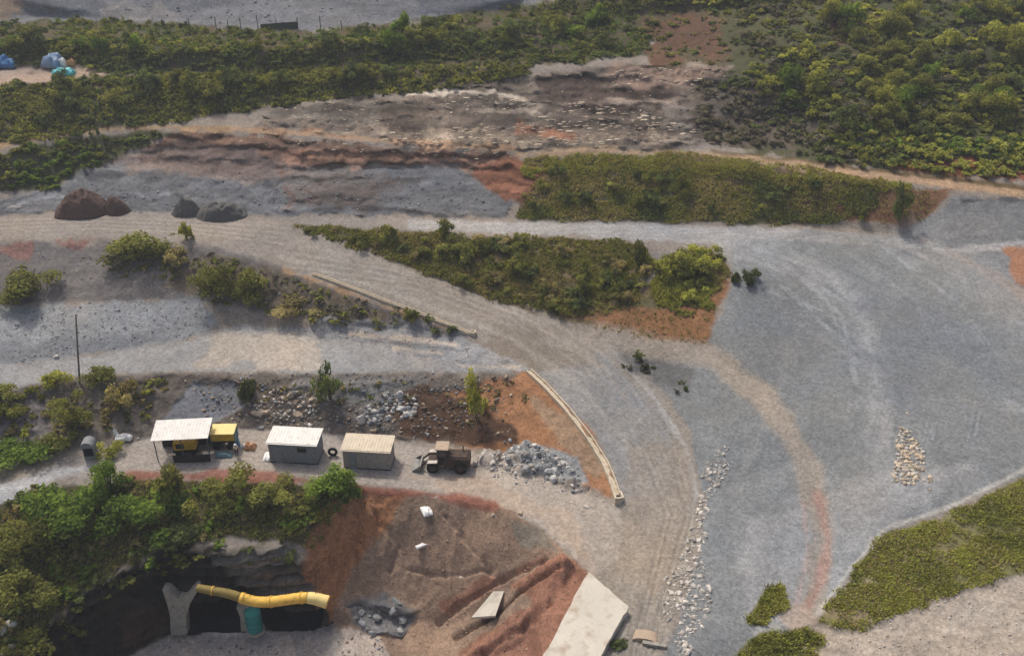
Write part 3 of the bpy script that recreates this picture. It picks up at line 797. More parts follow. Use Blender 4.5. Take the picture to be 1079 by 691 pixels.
# ------------------------------------------------------------------ foliage
TONES = {
 'olive': ((122,124,66), (154,156,84), (98,102,56)),
 'dark':  ((96,108,66), (120,132,78), (78,88,56)),
 'fresh': ((108,132,56), (142,162,74), (84,104,50)),
 'yellow':((154,156,74), (180,182,94), (122,126,62)),
 'dry':   ((152,142,94), (176,164,116), (122,112,78)),
 'grey':  ((112,108,92), (134,128,112), (90,86,74)),
}
def leaf_cards(cent, nrm, size, rng, asp=.6):
    n = len(cent)
    t = rng.normal(size=(n, 3)); t -= (t * nrm).sum(1, keepdims=True) * nrm
    t /= np.linalg.norm(t, axis=1, keepdims=True) + 1e-9
    b = np.cross(nrm, t)
    s = size[:, None]
    v = np.stack([cent - t * s, cent + b * s * asp - nrm * s * .15, cent + t * s, cent - b * s * asp - nrm * s * .15], 1)
    f = np.arange(n * 4).reshape(n, 4)
    return v.reshape(-1, 3), f
def shrub_shape(seed, n, blobs=7, leaf=.16, tall=1.0, cone=0.0):
    """leaves of one bush about 1 m in radius, its base at 0"""
    rng = np.random.default_rng(seed)
    bc = rng.normal(size=(blobs, 3)) * np.array([.46, .46, .22]) + np.array([0, 0, .42 * tall])
    bc[:, 2] = np.abs(bc[:, 2]) * 1.0
    if cone:
        bc[:, :2] *= (1 - cone * np.clip(bc[:, 2:3] / tall, 0, 1))
    br = rng.uniform(.26, .52, blobs)
    w = br ** 2; w /= w.sum()
    k = rng.choice(blobs, n, p=w)
    d = rng.normal(size=(n, 3)); d /= np.linalg.norm(d, axis=1, keepdims=True)
    d[:, 2] = np.where(d[:, 2] < -.3, -d[:, 2], d[:, 2])
    rad = br[k] * (rng.uniform(0, 1, n) ** .35) * rng.uniform(.8, 1.2, n)
    c = bc[k] + d * rad[:, None] * np.array([1, 1, .85 * tall])
    c[:, 2] = np.maximum(c[:, 2], .04)
    nr = d * .6 + rng.normal(size=(n, 3)) * .5 + np.array([0, 0, .4])
    nr /= np.linalg.norm(nr, axis=1, keepdims=True)
    sz = leaf * rng.uniform(.55, 1.35, n)
    bt = rng.uniform(0, 1, blobs)[k]
    return c, nr, sz, bt, rng
def tone_of(kind, t, rng):
    a, b, c = [lin(x) for x in TONES[kind]]
    t = np.clip(t + rng.normal(size=len(t)) * .22, 0, 1)[:, None]
    return np.where(t < .5, c + (a - c) * t * 2, a + (b - a) * (t - .5) * 2)
SHRUBS = {}
def shrub_meshes(kind, var, tall=1.0, n=520, leaf=.13, cone=0):
    key = (kind, var, tall, n, leaf, cone)
    if key not in SHRUBS:
        c, nr, sz, bt, rng = shrub_shape(hash((kind, var)) % 9999 if False else sum(map(ord, kind)) * 7 + var * 31, n, 8 + var % 4, leaf, tall, cone)
        v, f = leaf_cards(c, nr, sz, rng)
        fo = raw_mesh('foliage', v, f, M['leaf'], np.repeat(tone_of(kind, bt, rng), 4, 0))
        mb = MB()
        for k in range(5):
            a = rng.uniform(0, 6.28); r = rng.uniform(.2, .5)
            mb.tube([(.04 * math.cos(a), .04 * math.sin(a), -.15), (r * .5 * math.cos(a), r * .5 * math.sin(a), .35 * tall), (r * math.cos(a), r * math.sin(a), .85 * tall)], [.05, .035, .012], 6)
        o = mb.build('stem', M['bark'])
        SHRUBS[key] = (fo, o.data)
        bpy.data.objects.remove(o)
    return SHRUBS[key]
def shrub(name, u, v, wpx, hpx, kind, label, var=0, group=None, tall=1.0, cat='shrub', n=None, leaf=None, cone=0):
    ry = .5 * wpx * .55 * .8
    v0 = v - ry
    p = P(u, v0)
    s = scale_at(u, v0)
    r = wpx / s / 2
    hh = max(.45 * r, (hpx - ry - .5 * ry) / s / .8)
    lv = 0 if r < 1.2 else (1 if r < 2.4 else 2)
    n, leaf = ((420, .15), (1000, .095), (2200, .062))[lv]
    fo, st = shrub_meshes(kind, var, tall, n, leaf, cone)
    e = empty(name, p - Vector((0, 0, .1)), random.uniform(0, 6.28))
    e.scale = (r, r, hh / (1.0 * tall))
    tag(e, label, cat, group)
    link('foliage', fo, e); link('stem', st, e)
    return e

def in_poly(u, v, poly):
    p = np.array(poly, float); q = np.roll(p, -1, 0)
    ins = np.zeros(len(u), bool)
    for (ax, ay), (bx, by) in zip(p, q):
        c = ((ay > v) != (by > v))
        ins ^= c & (u < (bx - ax) * (v - ay) / ((by - ay) if abs(by - ay) > 1e-9 else 1e-9) + ax)
    return ins
def scatter(poly, n, rng, thin=0):
    p = np.array(poly, float)
    us, vs = [], []
    while len(us) < n:
        u = rng.uniform(p[:, 0].min(), p[:, 0].max(), n * 2); v = rng.uniform(p[:, 1].min(), p[:, 1].max(), n * 2)
        m = in_poly(u + 7 * vnoise(u / 22, v / 12, 0, 401), v + 4 * vnoise(u / 16, v / 9, 3, 402), poly)
        if thin:
            m &= (vnoise(u / 26, v / 13, 7, 411) + .6 * vnoise(u / 9, v / 5, 9, 412)) > -thin + rng.normal(size=len(u)) * .25
        us += list(u[m]); vs += list(v[m])
    return np.array(us[:n]), np.array(vs[:n])

def scrub_mass(name, label, spec, seed):
    """a dense cover of bushes nobody could count, as one mesh"""
    rng = np.random.default_rng(seed)
    shapes = {}
    V, T = [], []
    for (poly, n, kinds, r0, r1, hf) in spec:
        u, v = scatter(poly, n, rng, .75)
        pos = PA(u, v)
        patch = fbm(pos[:, 0], pos[:, 1], pos[:, 2], 9, 3, seed)
        for k in range(n):
            kind = kinds[int(np.clip((patch[k] * 1.1 + .5 + rng.normal() * .16) * len(kinds), 0, len(kinds) - 1))]
            key = (kind, rng.integers(4))
            if key not in shapes:
                c, nr, sz, bt, r_ = shrub_shape(500 + key[1] * 13 + sum(map(ord, kind)), 130, 6, .24, 1.0)
                vv, _ = leaf_cards(c, nr, sz, r_)
                shapes[key] = (vv, np.repeat(tone_of(kind, bt, r_), 4, 0))
            vv, tt = shapes[key]
            a = rng.uniform(0, 6.28); r = rng.uniform(r0, r1); h = r * hf * rng.uniform(.7, 1.3)
            ca, sa = math.cos(a), math.sin(a)
            x = (vv[:, 0] * ca - vv[:, 1] * sa) * r + pos[k, 0]
            y = (vv[:, 0] * sa + vv[:, 1] * ca) * r + pos[k, 1]
            V.append(np.stack([x, y, vv[:, 2] * h + pos[k, 2] - .1], -1))
            T.append(tt * rng.uniform(.75, 1.25))
    V = np.concatenate(V); T = np.concatenate(T)
    me = raw_mesh(name, V, np.arange(len(V)).reshape(-1, 4), M['leaf'], T)
    return tag(link(name, me), label, 'scrub', None, 'stuff')
def grass_mass(name, label, spec, seed):
    rng = np.random.default_rng(seed)
    V, T = [], []
    for (poly, n, kinds, h0, h1) in spec:
        u, v = scatter(poly, n, rng, .55)
        pos = PA(u, v)
        patch = fbm(pos[:, 0], pos[:, 1], pos[:, 2], 4, 3, seed)
        ki = np.clip(((patch * 1.1 + .5 + rng.normal(size=n) * .2) * len(kinds)).astype(int), 0, len(kinds) - 1)
        for j in range(6):
            a = rng.uniform(0, 6.28, n); h = rng.uniform(h0, h1, n); w = rng.uniform(.03, .07, n)
            base = pos + np.stack([rng.normal(size=n) * .14, rng.normal(size=n) * .14, np.full(n, -.04)], -1)
            dirv = np.stack([np.cos(a), np.sin(a), np.zeros(n)], -1); side = np.stack([-np.sin(a), np.cos(a), np.zeros(n)], -1)
            mid = base + dirv * (h * .2)[:, None] + np.array([0, 0, 1]) * (h * .6)[:, None]
            tip = base + dirv * (h * .65)[:, None] + np.array([0, 0, 1]) * (h * .9)[:, None]
            q = np.stack([base - side * w[:, None], base + side * w[:, None], mid + side * w[:, None] * 1.1, tip], 1)
            V.append(q.reshape(-1, 3))
            c = np.zeros((n, 3))
            for i, kd in enumerate(kinds):
                m = ki == i
                c[m] = tone_of(kd, np.full(m.sum(), .55), rng)
            T.append(np.repeat(c, 4, 0))
    V = np.concatenate(V); T = np.concatenate(T)
    me = raw_mesh(name, V, np.arange(len(V)).reshape(-1, 4), M['grass'], T)
    return tag(link(name, me), label, 'grass', None, 'stuff')

scrub_mass('hedge_scrub', 'dense dark green scrub covering the two long terraces below the far grey quarry face',
  [(HEDGE_ONE, 1100, ('dark','dark','olive','dark'), .5, 1.1, .8), (HEDGE_TWO, 950, ('dark','dark','olive','olive'), .45, 1.0, .75),
   ([(-60,42),(0,40),(130,42),(250,46),(340,42),(460,28),(460,36),(340,54),(200,58),(60,54),(-60,52)], 420, ('fresh','yellow','olive'), .35, .7, .8),  # brighter strip on the first crest: sunlit hedge top put into leaf tone
   ([(-60,92),(60,84),(260,80),(430,72),(430,80),(260,92),(60,100),(-60,108)], 380, ('olive','yellow'), .35, .7, .8)], 31)  # same for the second crest, its lit top given as lighter leaf colour
scrub_mass('hillside_scrub', 'uneven green and yellow-green scrub covering the hillside at upper right',
  [([(684,-8),(790,-8),(790,74),(690,66)], 110, ('olive','dark','dry'), .3, .8, .8), (HILL_VEG, 2700, ('dark','grey','olive','olive','dark','yellow'), .45, 1.2, .85),
   ([(795,60),(850,55),(930,75),(1079,70),(1079,110),(940,110),(860,75)], 200, ('yellow','olive'), .5, 1.0, .8),
   ([(850,150),(920,130),(1000,135),(1079,150),(1079,165),(930,158)], 120, ('yellow','fresh'), .5, 1.0, .8),
   ([(735,85),(830,82),(860,130),(840,158),(770,152),(735,140)], 260, ('grey','grey','dark'), .4, 1.0, .9)], 37)
scrub_mass('terrace_scrub', 'dark green scrub on the terrace at left below the tan path',
  [(HEDGE_THREE, 300, ('dark','dark','olive','fresh'), .4, .95, .8)], 41)
scrub_mass('slope_scrub', 'low olive and brown scrub matting the wedge-shaped slope between two gravel roads',
  [(TRI_LEFT, 1050, ('dry','olive','dark','dry','olive','yellow'), .22, .55, .6), (TRI_RIGHT, 300, ('olive','yellow','olive'), .25, .55, .6), (TRIANGLE, 120, ('dry','olive'), .15, .35, .6)], 43)
scrub_mass('bank_scrub', 'thin dry scrub and low bushes over the brown bank below the upper road at left',
  [([(200,275),(215,265),(310,292),(420,330),(410,346),(330,340),(225,318)], 260, ('dry','olive','grey','olive'), .2, .6, .7), ([(120,262),(200,262),(205,290),(150,296),(118,285)], 60, ('olive','dry'), .25, .6, .7),
   ([(240,398),(430,398),(440,425),(260,425)], 90, ('grey','dry','dark'), .15, .45, .8), ([(430,410),(540,402),(560,420),(480,450)], 60, ('dry','grey'), .15, .4, .7)], 45)
scrub_mass('pit_edge_scrub', 'tangled green undergrowth hanging over the dark pit wall at lower left',
  [(PIT_GREEN, 330, ('olive','fresh','dry','dark'), .4, 1.0, .9),
   ([(40,660),(100,612),(170,574),(240,574),(330,590),(330,600),(240,590),(175,594),(105,630),(60,690)], 45, ('dark','olive','fresh'), .4, .9, .8),
   ([(-60,430),(30,410),(150,398),(190,402),(160,440),(60,470),(-60,500)], 110, ('dry','olive','yellow','olive'), .3, .8, .9)], 47)
grass_mass('bank_grass', 'long dull green grass covering the steep bank above the upper gravel road',
  [(BANK, 9000, ('dark','olive','olive','dry'), .15, .5), ([(548,176),(640,166),(760,170),(880,184),(960,197),(960,204),(880,194),(760,182),(640,178),(556,186)], 2600, ('dry','yellow'), .2, .45), ([(880,200),(990,200),(970,236),(890,236)], 160, ('dry','olive'), .2, .45)], 53)
grass_mass('knoll_grass', 'yellow-green grass on the knoll beside the gravel slope at lower right',
  [(KNOLL, 9000, ('yellow','dry','yellow','olive'), .12, .32), ([(765,700),(800,668),(850,660),(870,672),(850,720),(760,740)], 1200, ('olive','yellow','dry'), .2, .45),
   ([(786,655),(806,624),(824,616),(828,636),(800,658)], 600, ('olive','yellow','dry'), .2, .5)], 59)
grass_mass('slope_grass', 'thin dry grass between the shrubs of the slope and along the path edges',
  [(TRI_LEFT, 6500, ('dry','olive','olive'), .2, .5), (TRI_RIGHT, 1800, ('dry','olive','yellow'), .2, .5), (TRIANGLE, 900, ('dry',), .15, .35), (HEDGE_ONE, 3000, ('olive','fresh'), .3, .7), (HEDGE_TWO, 3000, ('olive','yellow'), .3, .7), (PIT_GREEN, 4000, ('olive','dry','fresh'), .2, .5),
   ([(545,168),(700,160),(850,176),(930,190),(920,196),(850,186),(700,172),(560,176)], 1500, ('yellow','dry'), .2, .45)], 61)

# shrubs and small trees one can tell apart
B = [
 ('shrub', 30,324,68,44,'olive','broad bright-topped bush at the left edge above the gravel talus',0),
 ('shrub', 150,290,76,42,'olive','wide olive bush just below the upper road at left',1),
 ('shrub', 188,284,34,26,'dry','small dry bush on the right flank of the wide olive bush below the upper road',2),
 ('shrub', 226,312,44,34,'olive','round bush on the brown slope, left one of the pair above the lower road',3),
 ('shrub', 262,322,48,40,'olive','taller bush on the brown slope, right one of the pair above the lower road',0),
 ('shrub', 310,340,50,26,'dry','low brown bush at the foot of the slope right of the pair',1),
 ('shrub', 264,428,22,34,'dark','narrow dark bush on the embankment above the white-roofed shed',2),
 ('shrub', 348,426,28,36,'dark','upright dark green bush on the embankment above the beige-roofed shed',3),
 ('shrub', 14,444,44,34,'olive','olive bush at the left edge beside the lower road',2),
 ('shrub', 58,412,30,24,'yellow','small yellow-green bush at the foot of the utility pole',1),
 ('shrub', 105,404,34,20,'olive','low bush at the road edge just right of the utility pole',3),
 ('shrub', 128,440,36,36,'dry','dry thin bush on the embankment left of the open shelter',0),
 ('shrub', 74,456,44,38,'olive','olive bush on the embankment straight below the utility pole',2),
 ('shrub', 22,496,66,36,'fresh','spreading bright green bush by the pad entrance at the left edge',1),
 ('shrub', 60,482,40,30,'olive','green bush between the pad entrance and the dark booth',0),
 ('shrub', 116,484,26,20,'yellow','small yellowish bush beside the dark booth',3),
 ('shrub', 773,300,16,16,'dark','small dark bush on the gravel, nearer the scrub wedge of the two',2),
 ('shrub', 793,303,22,20,'dark','dark bush out on the gravel, farther from the scrub wedge of the two',1),
 ('shrub', 945,236,20,32,'dark','upright bush growing on the red end of the grass bank',3),
 ('shrub', 908,232,14,14,'olive','tiny bush at the foot of the red bank end',0),
 ('shrub', 654,686,26,14,'dark','small green plant between the concrete ramp and the rocks',2),
 ('shrub', 330,250,26,14,'olive','small bush at the pointed left tip of the scrub wedge',0),
]
for k, (nm, u, v, w, h, kind, lab, var) in enumerate(B):
    shrub(nm, u, v, w, h, kind, lab, var)
T_ = [
 (116,532,48,48,'fresh','tall bright green tree on the pit rim right below the dark booth',0),
 (70,575,92,64,'fresh','broad bright green tree on the pit rim, largest of its cluster',1),
 (150,572,74,54,'fresh','leafy tree at the centre top of the dark pit wall',2),
 (28,590,62,48,'olive','olive tree at the left edge above the pit',3),
 (186,538,40,48,'olive','slim tree on the pit rim below the open shelter',1),
 (238,548,62,48,'olive','tree on the pit rim below the yellow box body',2),
 (285,542,54,40,'olive','tree on the pit rim below the white-roofed shed',0),
 (340,532,52,40,'fresh','bright tree on the pit rim below the gap between the two closed sheds',3),
 (366,528,34,36,'fresh','small bright tree at the right end of the pit-rim trees',0),
 (30,645,70,52,'olive','olive tree leaning over the pit at lower left',2),
 (42,688,44,34,'olive','bush-like tree in the bottom left corner above the pale rock',1),
 (190,582,44,26,'dark','dark tree hanging at the lip of the pit wall above the concrete pier',3),
]
for (u, v, w, h, kind, lab, var) in T_:
    shrub('tree', u, v, w, h, kind, lab, var, None, 1.25, 'tree', 900, .11)
shrub('tree', 502, 446, 26, 52, 'yellow', 'lone slender tree with yellow-green crown on the orange slope', 4, None, 1.5, 'tree', 600, .12, .5)
shrub('tuft', 197, 256, 15, 22, 'yellow', 'bright yellow-green tuft at the outer edge of the upper road', 1, None, 1.0, 'plant', 300, .14)
# countable repeats on the wedge, the hillside and the small bank
def many(poly, n, kinds, w0, w1, label, group, seed, name='shrub', hw=.75):
    rng = np.random.default_rng(seed)
    u, v = scatter(poly, n, rng)
    for k in range(n):
        w = rng.uniform(w0, w1)
        shrub(name, u[k], v[k], w, w * hw * rng.uniform(.8, 1.3), kinds[rng.integers(len(kinds))], label, int(rng.integers(4)), group)
many([(330,245),(560,256),(655,265),(690,290),(650,338),(600,338),(500,306),(400,268)], 64, ('olive','dry','olive','dark'), 12, 26, 'low olive shrub rising from the scrub of the wedge between two gravel roads', 'shrubs on the wedge between the roads', 71)
many([(704,285),(722,274),(756,274),(758,298),(735,322),(700,316)], 12, ('olive','yellow'), 18, 32, 'yellow-green shrub at the right end of the scrub wedge', 'shrubs at the right end of the wedge', 72)
many([(650,372),(690,378),(735,402),(720,418),(690,408),(655,386)], 10, ('grey','dark'), 6, 11, 'tiny dark shrub on the small grey bank between two tracks', 'tiny shrubs on the small bank', 73)
many([(790,30),(1070,20),(1075,150),(900,150),(800,110)], 60, ('olive','fresh','dark','yellow','olive'), 18, 38, 'rounded bush standing out of the scrub on the upper right hillside', 'bushes on the upper right hillside', 74)
many([(0,44),(200,48),(450,36),(640,22),(640,50),(400,62),(100,66),(0,60)], 36, ('olive','dark','fresh'), 14, 30, 'bush standing out of the upper scrub terrace', 'bushes on the upper scrub terrace', 75)
many([(10,100),(150,92),(300,86),(420,80),(400,92),(250,108),(120,124),(10,138)], 32, ('olive','dark'), 14, 30, 'bush standing out of the lower scrub terrace', 'bushes on the lower scrub terrace', 76)
many([(560,185),(700,178),(850,195),(900,205),(880,228),(700,226),(560,222)], 26, ('dark','olive'), 8, 20, 'low bush in the grass of the bank above the upper road', 'bushes on the grass bank', 77)
many([(400,322),(440,330),(490,352),(470,355),(430,345)], 6, ('dark','olive'), 8, 18, 'small bush beside the thin channel by the haul road', 'bushes beside the thin channel', 78)

# ------------------------------------------------------------------ rocks
def rock_shape(seed, sub=2, flat=.7):
    rng = np.random.default_rng(seed)
    bm = bmesh.new()
    bmesh.ops.create_icosphere(bm, subdivisions=sub, radius=.5)
    st = Vector((rng.uniform(.8, 1.4), rng.uniform(.7, 1.1), rng.uniform(flat - .15, flat + .15)))
    planes = [(Vector(rng.normal(size=3)).normalized(), rng.uniform(.2, .36)) for _ in range(9)]
    for v in bm.verts:
        c = v.co.copy()
        for nn, d in planes:
            e = c.dot(nn) - d
            if e > 0: c -= nn * e
        c *= 1 + .12 * float(vnoise(c.x * 5 + seed, c.y * 5, c.z * 5, 3))
        v.co = Vector((c.x * st.x, c.y * st.y, c.z * st.z + .2 * st.z))
    return bm
ROCK = {}
def rock_mesh(mat, var):
    if (mat, var) not in ROCK:
        bm = rock_shape(100 + var * 7)
        me = bpy.data.meshes.new('boulder'); bm.to_mesh(me); bm.free()
        me.materials.append(M[mat]); ROCK[(mat, var)] = me
    return ROCK[(mat, var)]
def boulder(u, v, wpx, mat, label, group=None, name='boulder', var=None, lift=0):
    p = P(u, v); s = wpx / scale_at(u, v)
    o = link(name, rock_mesh(mat, random.randrange(8) if var is None else var), None, p + Vector((0, 0, lift - .16 * s)))
    o.rotation_euler = (random.uniform(-.25, .25), random.uniform(-.25, .25), random.uniform(0, 6.28))
    o.scale = (s, s, s * random.uniform(.8, 1.15))
    return tag(o, label, 'boulder', group)
def boulders(poly, n, w0, w1, mat, label, group, seed, power=2.2):
    rng = np.random.default_rng(seed)
    u, v = scatter(poly, n, rng)
    for k in range(n):
        boulder(u[k], v[k], w0 + (w1 - w0) * rng.uniform() ** power, mat, label, group)
boulders([(752,474),(768,470),(764,500),(748,530),(738,560),(728,560),(736,520)], 52, 3, 7.5, 'pale_rock', 'pale boulder in the upper, narrow half of the rock line down the gravel slope', 'boulders in the narrow upper rock line', 81, 1.6)
boulders([(728,560),(744,560),(742,590),(752,620),(752,650),(730,668),(728,691),(714,700),(712,660),(696,640),(700,615),(716,590)], 92, 4.5, 11, 'pale_rock', 'pale boulder in the lower, spreading half of the rock line beside the haul road', 'boulders in the spreading lower rock line', 82, 1.6)
boulders([(948,452),(962,450),(974,470),(972,503),(960,510),(942,507),(942,470)], 46, 4.5, 9.5, 'tan_rock', 'tan boulder in the oval rock patch on the gravel slope at right', 'boulders in the oval rock patch', 83, 1.4)
boulders([(970,500),(984,496),(984,522),(976,520)], 5, 4, 8, 'tan_rock', 'tan stone trailing below the oval rock patch', 'stones trailing below the oval patch', 84)
boulders([(940,424),(975,418),(972,440),(944,440)], 2, 4, 8, 'tan_rock', 'single tan stone lying above the oval rock patch', 'stones above the oval patch', 85)
boulders([(498,480),(520,474),(532,482),(520,496),(500,494)], 18, 5, 9, 'pale_rock', 'pale rubble block in the heap at the rear of the loader', 'rubble blocks behind the loader', 86)
boulders([(528,478),(552,468),(580,482),(618,516),(606,520),(572,500),(545,504),(528,496)], 24, 5, 14, 'slab_rock', 'grey broken rock in the heap between the loader and the channel end', 'broken rocks right of the loader', 87)
boulders([(262,424),(300,408),(330,420),(340,446),(280,446),(258,440)], 14, 5, 12, 'tan_rock', 'tan rubble stone on the embankment behind the sheds', 'rubble stones behind the sheds', 88)
boulders([(372,432),(410,412),(440,416),(430,440),(390,446)], 12, 6, 14, 'slab_rock', 'grey rubble block on the embankment behind the beige-roofed shed', 'rubble blocks behind the beige shed', 89)
boulders([(360,628),(405,624),(430,648),(420,664),(376,662)], 16, 5, 16, 'grey_rock', 'grey slab-like rock on the floor of the pit beside the earth slope', 'grey rocks in the pit', 91)
boulders([(0,655),(14,648),(24,691),(0,691)], 7, 8, 22, 'pale_rock', 'pale rock in the bottom left corner', 'pale rocks in the bottom left corner', 93)
one = [(16,220,14,'pale_rock','lone white boulder at the left edge under the terrace scrub'), (310,414,13,'pale_rock','large white boulder on the embankment above the white-roofed shed'),
 (382,440,16,'pale_rock','angular white block on the embankment above the beige-roofed shed'), (93,462,6,'pale_rock','small white stone just above the dark booth'),
 (460,524,5,'pale_rock','small white stone at the rim of the pit slope'), 
 (549,541,9,'tan_rock','pale stone at the pit rim by the bend of the haul road'), (486,605,4,'pale_rock','tiny white stone in the middle of the pit slope'), (203,675,10,'pale_rock','white stone at the foot of the concrete pier'),
 (60,376,9,'pale_rock','pale flat stone on the lower left road'), (146,463,5,'pale_rock','small pale stone left of the open shelter'), (520,543,6,'pale_rock','white stone on the dirt below the grey rock heap'),
 (617,534,8,'pale_rock','pale stone near the end of the concrete channel'), (254,80,4,'pale_rock','white stone on the scrub terrace at upper left'), (427,28,5,'pale_rock','white stone below the far quarry face')]
for (u, v, w, m, lab) in one:
    boulder(u, v, w, m, lab)

def rubble(name, label, spec, seed):
    rng = np.random.default_rng(seed)
    bases = []
    for k in range(5):
        bm = rock_shape(300 + k, 1); bm.verts.ensure_lookup_table()
        bases.append((np.array([v.co[:] for v in bm.verts]), np.array([[v.index for v in f.verts] for f in bm.faces]))); bm.free()
    V, Fc, T, off = [], [], [], 0
    for (poly, n, s0, s1, cols) in spec:
        u, v = scatter(poly, n, rng); pos = PA(u, v)
        for k in range(n):
            bv, bf = bases[rng.integers(5)]
            s = s0 + (s1 - s0) * rng.uniform() ** 3
            a = rng.uniform(0, 6.28)
            rot = np.array([[math.cos(a), -math.sin(a), 0], [math.sin(a), math.cos(a), 0], [0, 0, 1]])
            st = np.array([1.9, .8, .75]) if cols is PT else np.ones(3)
            if cols is PT: rot = np.eye(3)
            V.append((bv @ rot.T) * st * s + pos[k] - [0, 0, .16 * s]); Fc.append(bf + off); off += len(bv)
            T.append(np.repeat(lin(cols[rng.integers(len(cols))])[None] * rng.uniform(.7, 1.15), len(bv), 0))
    me = raw_mesh(name, np.concatenate(V), np.concatenate(Fc), M['stone'], np.concatenate(T))
    return tag(link(name, me), label, 'rubble', None, 'stuff')
PT = ((204,188,162),(188,170,146),(172,156,136))
PL = ((186,178,166),(168,160,148),(196,190,180))
GR, TN = ((128,132,136),(150,152,152),(110,112,114)), ((168,150,128),(144,126,106),(120,104,90))
rubble('loose_rubble', 'loose broken stone strewn over the slopes, ledges and pit floor', [
  ([(-40,330),(100,320),(210,316),(225,340),(200,358),(100,372),(-40,388)], 700, .12, .5, GR),
  ([(540,134),(610,104),(650,112),(720,128),(740,140),(700,154),(560,156),(400,150),(400,142)], 520, .2, 1.0, PT),
  ([(440,98),(540,99),(575,112),(560,118),(440,106)], 130, .2, .8, PT), ([(640,72),(765,70),(765,86),(650,90)], 130, .2, .8, PT), ([(300,110),(400,106),(400,128),(300,130)], 120, .15, .6, PT), ([(240,140),(420,152),(540,160),(540,170),(420,164),(240,148)], 200, .12, .55, PT),
  ([(752,474),(768,470),(764,500),(748,530),(738,560),(728,560),(736,520)], 160, .2, .5, PL),
  ([(728,560),(744,560),(742,590),(752,620),(752,650),(730,668),(728,691),(714,700),(712,660),(696,640),(700,615),(716,590)], 300, .2, .5, PL),
  ([(948,452),(962,450),(974,470),(972,503),(960,510),(942,507),(942,470)], 320, .25, .7, PT + PL),
  ([(498,480),(520,474),(532,482),(520,496),(500,494)], 90, .2, .6, PL), ([(528,478),(552,468),(580,482),(618,516),(606,520),(572,500),(545,504),(528,496)], 260, .2, .9, GR + PL),
  ([(262,424),(300,408),(330,420),(340,446),(280,446),(258,440)], 260, .2, .9, TN + PL), ([(372,432),(410,412),(440,416),(430,440),(390,446)], 220, .2, 1.0, GR + PL), ([(190,396),(540,394),(540,466),(480,466),(330,452),(200,450)], 260, .3, 1.0, TN + GR),
  (FAN, 1500, .05, .2, GR), (ROCKS_MID, 900, .12, .6, PT + TN),
  ([(200,392),(450,392),(540,400),(480,466),(330,452),(220,442)], 900, .12, .55, TN + GR),
  ([(0,210),(150,180),(330,178),(480,175),(530,225),(100,222)], 500, .15, .6, GR),
  ([(200,320),(420,345),(500,365),(540,385),(400,370)], 250, .1, .45, GR + TN),
  ([(160,680),(340,668),(400,665),(420,700),(150,700)], 300, .1, .5, TN + GR), (EARTH, 1500, .06, .35, ((150,124,101),(128,100,78),(164,140,116))), ([(340,545),(384,520),(420,523),(400,560),(370,600),(350,640),(336,625)], 300, .08, .4, ((168,114,72),(140,96,64))),
  ([(846,665),(1000,630),(1079,608),(1079,700),(840,700)], 420, .08, .35, PL + PT),
  ([(530,470),(600,480),(640,525),(560,515),(500,500)], 300, .1, .5, GR),
  ([(0,252),(200,258),(420,330),(330,336),(200,314),(0,320)], 500, .1, .45, TN + GR),
  ([(20,10),(400,0),(400,22),(230,28),(130,20)], 150, .2, .8, GR)], 97)

# earth heaps
def heap(name, u, v, wpx, hpx, mat, label, seed, dep=.7):
    p = P(u, v); s = scale_at(u, v)
    w, h = wpx / s / 2, hpx / s / .9
    n, m = 72, 26
    V, Fc = [], []
    for j in range(m + 1):
        r = j / m
        for i in range(n):
            a = 2 * math.pi * i / n
            rr = r * (1 + .18 * float(vnoise(math.cos(a) * 1.5 + seed, math.sin(a) * 1.5, 0, 5)))
            x, y = rr * math.cos(a) * w, rr * math.sin(a) * w * dep
            z = h * .85 * max(0, 1 - r ** 2.3) ** 1.05 * (1 + .38 * float(fbm(x + seed * 9, y, 0, 1.9, 4, 9))) - .25 * r + .12 * float(vnoise(x * 2.2, y * 2.2, seed, 6)) * (1 + h * .3)
            V.append((x, y, z))
    for j in range(m):
        for i in range(n):
            Fc.append((j * n + i, j * n + (i + 1) % n, (j + 1) * n + (i + 1) % n, (j + 1) * n + i))
    o = link(name, raw_mesh(name, V, Fc, M[mat], None, True), None, p)
    return tag(o, label, 'heap')
heap('earth_heap', 88, 221, 58, 24, 'brown_earth', 'dark brown earth heap beside the upper road at left', 1)
heap('earth_heap', 122, 222, 32, 17, 'brown_earth', 'smaller dark brown heap leaning on the right side of the brown heap', 2)
heap('earth_heap', 234, 226, 62, 17, 'slate_earth', 'long dark grey heap beside the upper road', 3, .5)
heap('earth_heap', 197, 224, 34, 18, 'slate_earth', 'small rounded grey heap left of the long dark grey heap', 4)

